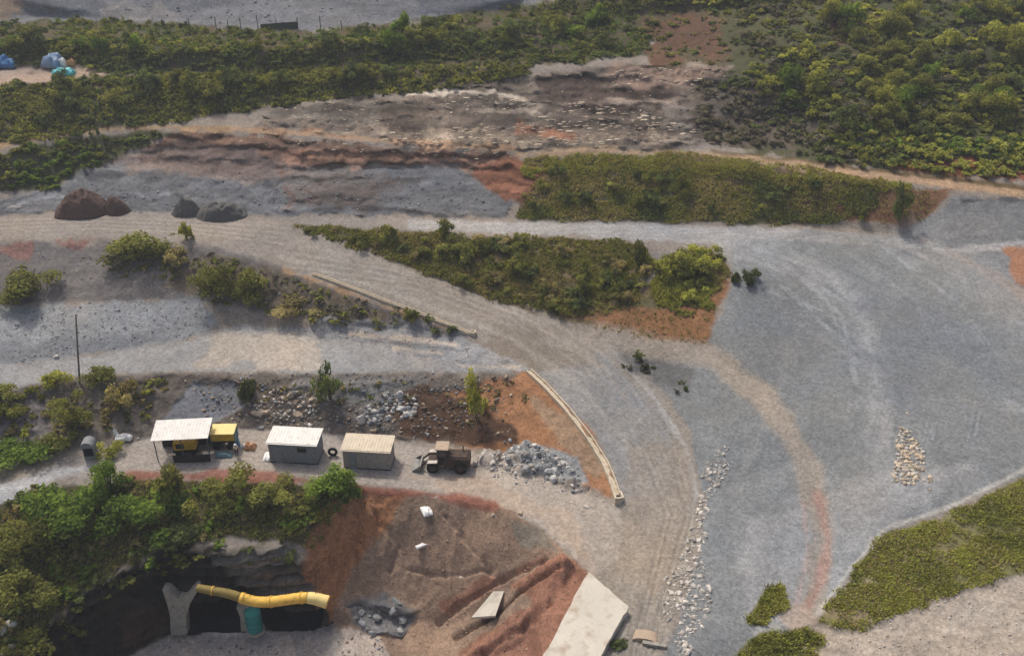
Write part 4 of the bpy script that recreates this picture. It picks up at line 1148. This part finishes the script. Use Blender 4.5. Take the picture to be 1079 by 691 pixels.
# ------------------------------------------------------------------ sheds
def closed_shed(u, v, w, d, h, rz, roofm, wallm, label, window=True):
    e = tag(empty('site_shed', P(u, v) + Vector((0, d / 2, -.05)), rz), label, 'shed')
    MB().box((0, 0, h / 2), (w, d, h), bevel=.03).build('wall', M[wallm], e)
    mb = MB(); mt = Matrix.Translation((0, 0, h + .16)) @ Matrix.Rotation(R(5), 4, 'X')
    mb.sheet(w + .35, d + .5, 16, .014, .04, mt); mb.build('roof', M[roofm], e)
    MB().box((0, -d / 2 - .07, h + .02), (w + .3, .05, .16)).build('fascia', M[roofm], e)
    b = MB()
    for k in range(9):
        b.box((-w / 2 + w * (k + .5) / 9, -d / 2 - .02, h * .48), (.06, .04, h * .9))
    b.build('wall_rib', M[wallm], e)
    MB().box((0, 0, .06), (w + .1, d + .1, .2)).build('base', M['dark'], e)
    if window:
        f = MB().box((w * .2, -d / 2 - .03, h * .72), (1.1, .07, .62)).build('window', M['steel'], e)
        MB().box((w * .2, -d / 2 - .055, h * .72), (.98, .06, .5)).build('pane', M['glass'], f)
    dr = MB().box((-w * .3, -d / 2 - .03, h * .42), (.9, .06, h * .8)).build('door', M['shed_grey'], e)
    MB().box((-w * .3 + .35, -d / 2 - .08, h * .42), (.06, .06, .16)).build('handle', M['dark'], dr)
    return e
closed_shed(311, 488, 5.5, 2.6, 2.75, R(-5), 'white_roof', 'shed_grey', 'closed grey site shed with bright white roof and small window')
closed_shed(388, 494, 5.3, 2.5, 2.6, R(-5), 'beige_roof', 'shed_warm', 'closed site shed with beige roof and plain warm grey walls', False)

# open shelter with a white roof on posts
e = tag(empty('open_shelter', P(193, 485) + Vector((0, 1.4, 0)), R(5)), 'open-sided shelter with white roof on thin posts', 'shelter')
mt = Matrix.Translation((0, 0, 3.35)) @ Matrix.Rotation(R(9), 4, 'X')
MB().sheet(6.3, 3.3, 18, .014, .04, mt).build('roof', M['white_roof'], e)
for sx in (-2.9, 0, 2.9):
    for sy, z in ((-1.3, 3.05), (1.3, 3.5)):
        MB().cyl((sx, sy, -.2), (sx, sy, z), .07, seg=8).build('post', M['steel'], e)
for sy, z in ((-1.3, 3.02), (1.3, 3.44)):
    MB().box((0, sy, z), (6.0, .1, .14)).build('beam', M['steel'], e)
MB().box((0, 1.42, 1.3), (6.0, .06, 2.6)).build('back_panel', M['dark'], e)
# things under and around it
o = tag(empty('compressor', P(196, 480) + Vector((0, .55, 0)), R(5)), 'yellow boxy compressor standing under the white shelter roof', 'compressor')
MB().box((0, 0, 1.35), (2.5, 1.3, 1.1), bevel=.12).build('housing', M['yellow'], o)
MB().box((0, 0, .62), (2.7, 1.2, .28)).build('chassis', M['dark'], o)
MB().box((-.5, -.67, 1.4), (.9, .04, .6)).build('grille', M['dark'], o)
for sx in (-.8, .8):
    for sy in (-.55, .55):
        MB().cyl((sx, sy - .12, .36), (sx, sy + .12, .36), .36, seg=16).build('wheel', M['black'], o)
o = tag(empty('dark_screen', P(203, 488) , R(3)), 'low black sheet screen standing in front of the white-roofed shelter', 'screen')
MB().box((0, 0, .65), (4.1, .05, 1.0)).build('panel', M['dark'], o)
for sx in (-2.0, 0, 2.0):
    MB().cyl((sx, .06, -.2), (sx, .06, 1.25), .05, seg=8).build('post', M['steel'], o)
o = tag(empty('box_body', P(236, 475) + Vector((0, 1.0, 0)), R(2)), 'yellow box body with pale yellow roof and teal ends beside the open shelter', 'box body')
MB().box((0, 0, 1.75), (2.6, 1.7, 1.0), bevel=.05).build('side_panel', M['yellow'], o)
MB().box((0, 0, 2.32), (2.8, 1.9, .12), rx=R(4), bevel=.03).build('roof', M['pale_yellow'], o)
for sx in (-1.36, 1.36):
    MB().box((sx, 0, 1.6), (.1, 1.6, 1.3), bevel=.02).build('end_panel', M['teal_dull'], o)
MB().box((0, 0, 1.1), (2.5, 1.5, .26)).build('chassis', M['dark'], o)
for sx in (-.8, .8):
    for sy in (-.7, .7):
        MB().cyl((sx, sy - .14, .46), (sx, sy + .14, .46), .5, seg=16).build('wheel', M['black'], o)
o = MB().cyl((0, 0, 0), (0, 0, .86), .3, seg=20).cyl((0, 0, .26), (0, 0, .3), .32, seg=20).cyl((0, 0, .56), (0, 0, .6), .32, seg=20).build('drum', M['blue'], None, P(250, 469))
tag(o, 'pale blue drum at the right end of the yellow box body', 'drum')

def crumple(name, u, v, w, d, h, mat, label, cat, seed, rz=0, power=.5):
    n, m = 28, 20
    V, Fc = [], []
    for j in range(m + 1):
        for i in range(n + 1):
            x, y = i / n * 2 - 1, j / m * 2 - 1
            q = max(0, 1 - abs(x) ** 3) * max(0, 1 - abs(y) ** 3)
            nn = float(fbm(x * 2 + seed, y * 2, seed, 1, 3, 15))
            V.append((x * w / 2 * (1 + .1 * nn), y * d / 2 * (1 + .1 * nn), h * q ** power * (.75 + .5 * nn) - .03))
    for j in range(m):
        for i in range(n):
            a = j * (n + 1) + i
            Fc.append((a, a + 1, a + n + 2, a + n + 1))
    o = link(name, raw_mesh(name, V, Fc, M[mat], None, True), None, P(u, v))
    o.rotation_euler.z = rz
    sm = o.modifiers.new('thick', 'SOLIDIFY'); sm.thickness = .04
    return tag(o, label, cat)
crumple('tarpaulin', 236, 480, 2.0, 1.0, .55, 'teal_dull', 'grey-teal sheet heaped in front of the yellow box body', 'tarpaulin', 3)
crumple('sack_heap', 264, 472, 1.3, .9, .9, 'orange', 'tan-orange sack heap between the yellow box body and the white-roofed shed', 'sacks', 5)
crumple('sack_heap', 257, 471, .7, .6, .6, 'white', 'small white sack leaning on the tan-orange sack heap', 'sacks', 6)
crumple('tarpaulin', 282, 482, .9, 1.6, .5, 'white', 'off-white sheet on the ground against the white-roofed shed', 'tarpaulin', 8)
crumple('tarpaulin', 131, 464, 1.9, 1.0, .7, 'white', 'white sheet bundle on the ground left of the open shelter', 'tarpaulin', 9)
crumple('tarpaulin', 122, 461, .5, .5, 1.1, 'white', 'small upright white sack at the left end of the white sheet bundle', 'sack', 10)
crumple('tarpaulin', 449, 538, 1.1, 1.9, .5, 'white', 'crumpled white sheet near the top of the brown pit slope', 'tarpaulin', 21, .4)
crumple('plank', 446, 575, 1.7, .5, .3, 'white', 'narrow white plank midway down the brown pit slope', 'plank', 22, .5, .25)
# blue covered goods far away on the dirt pad
crumple('tarpaulin', 7, 70, 3.6, 2.4, 1.9, 'tarp_blue', 'blue tarpaulin mound at the left edge on the far dirt pad', 'tarpaulin', 11, 0, .35)
crumple('tarpaulin', 57, 70, 3.4, 2.6, 2.1, 'tarp_pale', 'greyish blue tarpaulin mound on the far dirt pad, farther of the two together', 'tarpaulin', 12, -.3, .35)
crumple('tarpaulin', 68, 79, 3.4, 1.8, 1.3, 'tarp_turq', 'turquoise tarpaulin mound on the far dirt pad, nearer of the two together', 'tarpaulin', 13, 0, .35)
crumple('sack_heap', 66, 71, 1.4, 1.0, 1.5, 'white', 'white sack between the greyish blue and turquoise tarpaulins', 'sack', 14, 0, .35)
crumple('sack_heap', 76, 69, 1.2, .8, 1.2, 'orange', 'tan sack at the right of the greyish blue tarpaulin', 'sack', 16, 0, .35)

# small dark booth with a rounded grey hood
o = tag(empty('booth', P(95, 484) + Vector((0, .5, 0)), R(6)), 'small dark booth with rounded grey hood and black opening', 'booth')
MB().box((0, 0, .85), (1.25, 1.1, 1.7), bevel=.06).build('wall', M['shed_grey'], o)
prof = [(math.cos(a) * .75, math.sin(a) * .75) for a in [math.pi * k / 12 for k in range(13)]]
MB().prism([(x, -.75, 1.7 + z) for x, z in prof], [(x, .65, 1.7 + z) for x, z in prof]).build('hood', M['shed_grey'], o)
MB().box((0, -.56, 1.05), (1.0, .06, 1.1)).build('opening', M['black'], o)

# worker
def worker(u, v, rz, label):
    e = tag(empty('person', P(u, v), rz), label, 'person')
    verts = {'pelvis': (0, 0, .95, .15), 'waist': (0, 0, 1.12, .13), 'chest': (0, .01, 1.34, .165), 'neck': (0, 0, 1.5, .06), 'head': (0, -.01, 1.62, .095), 'crown': (0, -.01, 1.72, .08),
      'hl': (.1, 0, .9, .105), 'kl': (.12, -.05, .5, .065), 'al': (.12, .02, .09, .045), 'tl': (.12, -.13, .04, .04),
      'hr': (-.1, 0, .9, .105), 'kr': (-.12, .0, .5, .065), 'ar': (-.13, .06, .09, .045), 'tr': (-.14, -.08, .04, .04),
      'sl': (.2, .01, 1.42, .07), 'el': (.27, .02, 1.15, .048), 'wl': (.25, -.12, .93, .034), 'fl': (.24, -.18, .84, .03),
      'sr': (-.2, .01, 1.42, .07), 'er': (-.27, .04, 1.15, .048), 'wr': (-.27, -.06, .91, .034), 'fr': (-.27, -.1, .82, .03)}
    ed = [('pelvis','waist'),('waist','chest'),('chest','neck'),('neck','head'),('head','crown'),('pelvis','hl'),('hl','kl'),('kl','al'),('al','tl'),('pelvis','hr'),('hr','kr'),('kr','ar'),('ar','tr'),
      ('chest','sl'),('sl','el'),('el','wl'),('wl','fl'),('chest','sr'),('sr','er'),('er','wr'),('wr','fr')]
    def skin(name, keys, edges, grow, mat):
        me = bpy.data.meshes.new(name)
        ks = list(keys); ix = {k: i for i, k in enumerate(ks)}
        me.from_pydata([verts[k][:3] for k in ks], [(ix[a], ix[b]) for a, b in edges], [])
        me.materials.append(M[mat])
        o = link(name, me, e)
        sk = o.modifiers.new('skin', 'SKIN')
        for i, k in enumerate(ks):
            r = verts[k][3] + grow
            me.skin_vertices[0].data[i].radius = (r, r * .85)
        me.skin_vertices[0].data[0].use_root = True
        sk.use_smooth_shade = True
        ss = o.modifiers.new('smooth', 'SUBSURF'); ss.levels = ss.render_levels = 1
        return o
    skin('body', verts, ed, 0, 'skin')
    skin('shirt', ['chest','waist','sl','el','sr','er','pelvis'], [('chest','waist'),('waist','pelvis'),('chest','sl'),('sl','el'),('chest','sr'),('sr','er')], .022, 'shirt')
    skin('trousers', ['pelvis','hl','kl','al','hr','kr','ar'], [('pelvis','hl'),('hl','kl'),('kl','al'),('pelvis','hr'),('hr','kr'),('kr','ar')], .02, 'trousers')
    h = MB()
    bmesh.ops.create_uvsphere(h.bm, u_segments=14, v_segments=8, radius=.13, matrix=Matrix.Translation((0, -.01, 1.7)) @ Matrix.Diagonal((1, 1.15, .85, 1)))
    h.cyl((0, -.03, 1.67), (0, -.03, 1.69), .17, seg=16)
    h.build('helmet', M['white'], e, None, True)
    return e
worker(250, 481, R(20), 'person in pale shirt, dark trousers and white helmet standing before the blue drum')
# old tyre leaning between the sheds
bm = bmesh.new()
mb = MB(); mb.bm = bm
ring = [(math.cos(2 * math.pi * k / 24) * .42, 0, math.sin(2 * math.pi * k / 24) * .42 + .55) for k in range(25)]
o = MB().tube(ring, .16, 10, False).build('tyre', M['black'], None, P(351, 480), True)
tag(o, 'black tyre standing between the white-roofed and beige-roofed sheds', 'tyre')

# ------------------------------------------------------------------ wheel loader
o = tag(empty('wheel_loader', P(470, 495) + Vector((0, .6, 0)), R(-3)), 'old brown wheel loader with pale cab roof and bucket facing left', 'loader')
MB().box((1.3, 0, 1.25), (2.9, 1.9, 1.25), bevel=.12).build('engine_body', M['rust'], o)
MB().box((1.3, 0, 1.93), (2.5, 1.5, .14), bevel=.04).build('hood', M['rust'], o)
MB().box((-1.0, 0, 1.0), (1.9, 1.1, .7), bevel=.08).build('front_frame', M['rust'], o)
cab = MB().box((-.35, 0, 2.25), (1.2, 1.4, 1.25), bevel=.06).build('cab', M['dark'], o)
MB().box((-.35, 0, 2.93), (1.5, 1.65, .12), bevel=.04).build('cab_roof', M['tan'], cab)
MB().box((-.35, -.71, 2.35), (.95, .03, .8)).build('window', M['glass'], cab)
for sx in (-1.4, 1.7):
    for sy in (-1.0, 1.0):
        wob = MB().cyl((sx, sy - .24, .68), (sx, sy + .24, .68), .68, seg=24).build('wheel', M['black'], o)
        MB().cyl((sx, sy - .26, .68), (sx, sy + .26, .68), .34, seg=16).build('rim', M['rust'], wob)
for sy in (-.62, .62):
    MB().tube([(-.8, sy, 1.45), (-1.9, sy, 1.35), (-2.75, sy, .55)], [.13, .14, .11], 8).build('lift_arm', M['rust'], o)
    MB().box((-1.4, sy * 1.6, 1.42), (1.1, .55, .07), ry=R(-4)).build('fender', M['pale_rock'], o)
bp = [(-2.7, .9), (-2.75, .25), (-3.1, .08), (-3.75, .16), (-3.75, .24), (-3.15, .2), (-2.88, .35), (-2.84, .9)]
bk = MB().prism([(x, -1.15, z) for x, z in bp], [(x, 1.15, z) for x, z in bp]).build('bucket', M['steel'], o)
for sy in (-1.17, 1.13):
    MB().prism([(-2.7, sy, .9), (-2.75, sy, .25), (-3.1, sy, .08), (-3.7, sy, .2)], [(-2.7, sy + .04, .9), (-2.75, sy + .04, .25), (-3.1, sy + .04, .08), (-3.7, sy + .04, .2)]).build('bucket_side', M['steel'], bk)
MB().cyl((1.9, .5, 1.9), (1.9, .5, 2.7), .07, seg=10).build('exhaust', M['dark'], o)

# ------------------------------------------------------------------ pole, fence
p0 = P(84, 404)
o = tag(empty('utility_pole', p0), 'thin dark utility pole at the edge of the lower left road', 'pole')
MB().tube([(0, 0, -.4), (.95, 0, 5), (1.75, 0, 9.3)], [.12, .1, .08], 12).build('pole', M['wood'], o)
MB().cyl((1.75, 0, 9.3), (1.79, 0, 9.5), .11, .09, seg=10).build('cap', M['steel'], o)
o = tag(empty('fence', P(270, 33)), 'line of thin dark fence posts at the foot of the far quarry face', 'fence')
base = o.location
for k, u in enumerate((172, 200, 228, 241, 254, 272, 292, 314, 338, 360)):
    q = P(u, 31 + .4 * math.sin(k)) - base
    MB().cyl(q - Vector((0, 0, .3)), q + Vector((0, 0, 1.6 + .3 * (k % 3))), .07, seg=6).build('post', M['dark'], o)
a, b = P(275, 32) - base, P(314, 31) - base
MB().prism([a, b, b + Vector((0, .1, 0)), a + Vector((0, .1, 0))], [a + Vector((0, 0, .9)), b + Vector((0, 0, 1.2)), b + Vector((0, .1, 1.2)), a + Vector((0, .1, .9))]).build('netting', M['netting'], o)

# ------------------------------------------------------------------ concrete channels, ramp, slab, culvert
def resample(line, step):
    out = []
    for (a, b) in zip(line[:-1], line[1:]):
        n = max(1, int(math.hypot(b[0] - a[0], b[1] - a[1]) / step))
        out += [(a[0] + (b[0] - a[0]) * k / n, a[1] + (b[1] - a[1]) * k / n) for k in range(n)]
    return out + [line[-1]]
def channel(line, w, hgt, wall, label):
    ps = [P(*q) for q in resample(line, 6)]
    zs_ = [p.z for p in ps]
    for _ in range(3):
        zs_ = [zs_[0]] + [(zs_[i - 1] + zs_[i] + zs_[i + 1]) / 3 for i in range(1, len(zs_) - 1)] + [zs_[-1]]
    for p, z in zip(ps, zs_): p.z = z
    e = tag(empty('drain_channel', ps[0]), label, 'drain')
    b0 = ps[0].copy()
    def strip(o0, o1, z0, z1, nm):
        mb = MB(); rings = []
        for i, p in enumerate(ps):
            t = (ps[min(i + 1, len(ps) - 1)] - ps[max(i - 1, 0)]); n = Vector((t.y, -t.x, 0)).normalized()
            q = p - b0
            rings.append([mb.bm.verts.new(q + n * o + Vector((0, 0, z))) for o, z in ((o0, z0), (o1, z0), (o1, z1), (o0, z1))])
        for A, B_ in zip(rings[:-1], rings[1:]):
            for k in range(4): mb.bm.faces.new((A[k], A[(k + 1) % 4], B_[(k + 1) % 4], B_[k]))
        mb.bm.faces.new(rings[0][::-1]); mb.bm.faces.new(rings[-1])
        return mb.build(nm, M['kerb'], e)
    strip(-w / 2, -w / 2 + wall, -.4, hgt, 'side_wall')
    strip(w / 2 - wall, w / 2, -.4, hgt, 'side_wall')
    strip(-w / 2 + wall + .002, w / 2 - wall - .002, -.4, .06, 'channel_floor')
    q = ps[-1] - b0; t = (ps[-1] - ps[-2]); rz = math.atan2(t.y, t.x)
    mb = MB(); c = q + Vector((math.cos(rz), math.sin(rz), 0)) * (.6 * w)
    for (ox, oy, sx, sy) in ((0, .5 * w, 1.3 * w, wall * 1.3), (0, -.5 * w, 1.3 * w, wall * 1.3), (.62 * w, 0, wall * 1.3, 1.0 * w - wall * 1.4)):
        v = Vector((ox * math.cos(rz) - oy * math.sin(rz), ox * math.sin(rz) + oy * math.cos(rz), hgt * .35))
        mb.box(c + v, (sx, sy, hgt * 1.5 + .4), rz=rz)
    mb.build('catch_basin', M['kerb'], e)
    MB().box(c + Vector((0, 0, .12)), (.8 * w, .6 * w, .06), rz=rz).build('basin_floor', M['black'], e)
channel([(557,392),(575,408),(598,432),(622,464),(637,488),(645,506),(650,522)], .8, .3, .14, 'pale concrete drain channel along the orange slope beside the haul road')
channel([(330,289),(368,303),(420,323),(455,336),(482,346),(496,352)], .5, .26, .13, 'thin pale drain channel along the haul road ending in a small basin')
def slab(name, cs, th, mat, label, cat, base_sink=1.2):
    fine = []
    for a, b in zip(cs, cs[1:] + cs[:1]):
        for k in range(10):
            t = k / 10
            u, v = a[0] + (b[0] - a[0]) * t, a[1] + (b[1] - a[1]) * t
            fine.append((u + 1.2 * float(vnoise(u * .35, v * .35, 1, 71)), v + .8 * float(vnoise(u * .3, v * .3, 5, 72))))
    cs = fine
    pp = np.array([P(u, v)[:] for u, v in cs])
    co = np.linalg.lstsq(np.c_[pp[:, :2], np.ones(len(pp))], pp[:, 2], rcond=None)[0]
    top = [Vector((q[0], q[1], q[0] * co[0] + q[1] * co[1] + co[2] + th)) for q in pp]
    b = top[0].copy()
    o = MB().prism([t - b - Vector((0, 0, base_sink)) for t in top], [t - b for t in top]).build(name, M[mat], None, b)
    return tag(o, label, cat)
slab('concrete_ramp', [(620,607),(662,645),(636,692),(615,740),(548,740),(573,692)], .72, 'concrete', 'broad pale concrete ramp beside the red mound, running out of the frame', 'ramp')
A_, B_, C2, D2 = P(497,658), P(520,626), P(531,625), P(522,655)
up = Vector((0, 0, 1))
tops = [A_ + up * 1.1, B_ + up * .35, C2 + up * .25, D2 + up * .95]
o = MB().prism([t - A_ - up * .28 for t in tops], [t - A_ for t in tops]).build('broken_slab', M['concrete'], None, A_)
tag(o, 'tilted broken concrete slab lying on the red earth of the pit', 'slab')
o = tag(empty('culvert', P(680, 670) - Vector((0, 0, .18)), R(-12)), 'low tan concrete culvert head beside the haul road near the rock line', 'culvert')
prof = [(math.cos(a) * 1.15, max(0, math.sin(a) * .42)) for a in [math.pi * k / 12 for k in range(13)]]
MB().prism([(x, -.5, z) for x, z in prof], [(x, .6, z) for x, z in prof]).build('head_wall', M['tan'], o)
MB().box((.9, -.75, .15), (2.2, .4, .3), bevel=.04).build('sill', M['pier'], o)

# ------------------------------------------------------------------ mine mouth
yc = float(smp(YF, 270, 650))
fl = P(270, 672)
def face_pt(u, v, dy=0):
    return at_y(u, v, float(smp(YF, u, v)) + dy)
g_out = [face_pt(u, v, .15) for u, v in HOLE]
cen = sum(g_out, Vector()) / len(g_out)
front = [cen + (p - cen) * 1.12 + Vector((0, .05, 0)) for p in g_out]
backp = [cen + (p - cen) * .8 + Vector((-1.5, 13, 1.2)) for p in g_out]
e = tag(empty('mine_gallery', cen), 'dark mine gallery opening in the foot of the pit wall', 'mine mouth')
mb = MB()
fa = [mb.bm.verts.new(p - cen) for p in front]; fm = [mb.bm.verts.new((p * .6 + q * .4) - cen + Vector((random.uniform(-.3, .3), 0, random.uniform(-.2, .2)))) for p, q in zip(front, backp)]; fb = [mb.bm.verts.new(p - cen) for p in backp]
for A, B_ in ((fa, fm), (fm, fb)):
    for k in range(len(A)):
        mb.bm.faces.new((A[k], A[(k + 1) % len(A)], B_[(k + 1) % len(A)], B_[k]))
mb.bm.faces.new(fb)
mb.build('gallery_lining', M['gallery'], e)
# grey pier with a notched, spreading head
yy = float(smp(YF, 187, 667)) - .5
q = lambda u, v: at_y(u, v, yy)
outl = [(180,669),(179,648),(176,636),(171,621),(177,622),(187,631),(197,628),(206,619),(209,621),(200,636),(196,648),(197,669)]
lowp = [q(*c) for c in outl]; b0 = q(188, 669)
o = tag(MB().prism([p - b0 for p in lowp], [p - b0 + Vector((0, 1.1, 0)) for p in lowp]).build('concrete_pier', M['pier'], None, b0), 'grey concrete pier with forked head at the left of the mine mouth', 'pier')
# short leaning prop in the mouth
yy2 = float(smp(YF, 255, 666)) - .2
b0 = at_y(255, 665, yy2)
o = tag(MB().prism([at_y(u, v, yy2) - b0 for u, v in ((249,640),(262,640),(261,665),(254,665),(253,650))], [at_y(u, v, yy2) - b0 + Vector((0, .7, 0)) for u, v in ((249,640),(262,640),(261,665),(254,665),(253,650))]).build('concrete_prop', M['pier'], None, b0), 'short grey concrete prop left of the teal tank', 'prop')
# teal tank
tp = P(269, 668) + Vector((0, -.4, 0))
tp = at_y(269, 662, tp.y)
o = tag(empty('water_tank', tp), 'upright teal plastic tank standing in the mine mouth below the yellow duct', 'tank')
MB().cyl((0, 0, 0), (0, 0, 2.6), .8, .84, 24).build('shell', M['teal'], o)
MB().cyl((0, 0, 2.6), (0, 0, 2.85), .84, .4, 24).build('lid', M['teal'], o)
MB().cyl((0, 0, -.25), (0, 0, 0), 1.0, 1.0, 20).build('plinth', M['pier'], o)
for z in (.7, 1.4, 2.1):
    MB().cyl((0, 0, z - .04), (0, 0, z + .04), .87, .87, 24).build('hoop', M['teal'], o)
# ventilation duct
yd = float(smp(YF, 270, 664)) - 1.0
ctrl = [(208,619),(224,622),(240,625),(256,630),(270,633.5),(286,633.5),(302,631.5),(318,629.5),(330,630),(345,634)]
cp = [at_y(u, v, yd - .012 * (u - 208)) for u, v in ctrl]
dense = []
for i in range(len(cp) - 1):
    p_1, p0_, p1, p2 = cp[max(i - 1, 0)], cp[i], cp[i + 1], cp[min(i + 2, len(cp) - 1)]
    for k in range(5):
        t = k / 5
        dense.append(.5 * ((2 * p0_) + (p1 - p_1) * t + (2 * p_1 - 5 * p0_ + 4 * p1 - p2) * t * t + (3 * p0_ - p_1 - 3 * p1 + p2) * t ** 3))
dense.append(cp[-1])
b0 = dense[0].copy()
dl = [d - b0 for d in dense]
o = tag(empty('air_duct', b0), 'long sagging yellow ventilation duct hung across the mine mouth', 'air duct')
n1 = 15
MB().tube(dl[:n1], [.42 + .1 * k / n1 for k in range(n1)], 16, True, .05).build('rear_section', M['duct_old'], o, None, True)
MB().tube(dl[n1 - 1:39], .56, 18, True, .04).build('middle_section', M['duct'], o, None, True)
MB().tube(dl[38:], [.6 + .012 * k for k in range(len(dl[38:]))], 18, False, .03).build('end_section', M['pale_yellow'], o, None, True)
end = dl[-1]; t = (dl[-1] - dl[-3]).normalized()
MB().cyl(end - t * .08, end - t * .02, .58, seg=18).build('end_mouth', M['dark'], o)
for k in range(5, 46, 10):
    dd = (dl[min(k + 1, len(dl) - 1)] - dl[k - 1]).normalized()
    MB().cyl(dl[k] - dd * .05, dl[k] + dd * .05, .44 + .0105 * min(k, 15) + (.045 if k > 15 else .02), seg=18).build('band', M['duct'], o)
for k in (6, 18, 30, 41):
    d = dl[k]
    MB().cyl(d + Vector((0, 0, .4)), d + Vector((0, 1.4, 2.4)), .035, seg=6).build('hanger', M['dark'], o)

hz = MB().box((0, 0, 0), (2, 2, 2)).build('haze', bpy.data.materials.new('thin_haze'))
hz.scale = (15000, 15000, 1)
xs_ = [v.co for v in bpy.data.objects['ground'].data.vertices]
g_lo = min(c.z for c in xs_); g_hi = max(max(c.z for c in xs_), HCAM) + 2
g_x = max(abs(c.x) for c in xs_) + 20; g_y = max(abs(c.y) for c in xs_) + 20
hz.scale = (g_x, g_y, (g_hi - g_lo + 1) / 2); hz.location = (0, 0, (g_hi + g_lo - 1) / 2)
tag(hz, 'thin pale haze in the air over the whole quarry', 'haze', None, 'stuff')
hm = hz.data.materials[0]; hm.use_nodes = True
hm.node_tree.nodes.clear()
vo_ = hm.node_tree.nodes.new('ShaderNodeOutputMaterial'); pv = hm.node_tree.nodes.new('ShaderNodeVolumePrincipled')
pv.inputs['Color'].default_value = (.86, .9, .95, 1); pv.inputs['Density'].default_value = .0004; pv.inputs['Anisotropy'].default_value = .2
hm.node_tree.links.new(pv.outputs[0], vo_.inputs['Volume'])

# ------------------------------------------------------------------ light
SUN_EL, SUN_AZ = R(57), R(-34)                       # azimuth from +Y towards +X
w = bpy.data.worlds.new('World'); S.world = w; w.use_nodes = True
nt = w.node_tree
sky = nt.nodes.new('ShaderNodeTexSky'); sky.sky_type = 'NISHITA'; sky.sun_disc = False
sky.sun_elevation = SUN_EL; sky.sun_rotation = SUN_AZ; sky.air_density = .8; sky.dust_density = 5; sky.ozone_density = .3
bg = nt.nodes['Background']; bg.inputs['Strength'].default_value = .15
nt.links.new(sky.outputs[0], bg.inputs['Color'])
sd = bpy.data.lights.new('sun', 'SUN'); sd.energy = 2.4; sd.angle = R(6); sd.color = (1, .965, .91)
so = bpy.data.objects.new('sun', sd); COL.objects.link(so)
dirv = Vector((math.sin(SUN_AZ) * math.cos(SUN_EL), math.cos(SUN_AZ) * math.cos(SUN_EL), math.sin(SUN_EL)))
so.rotation_euler = dirv.to_track_quat('Z', 'Y').to_euler()
so.location = (0, 100, 120)
vs = S.view_settings
vs.view_transform = 'Standard'; vs.look = 'None'; vs.exposure = .12; vs.gamma = 1; vs.use_curve_mapping = False
S.cycles.max_bounces = 6
S.cycles.diffuse_bounces = 3
S.cycles.use_denoising = True
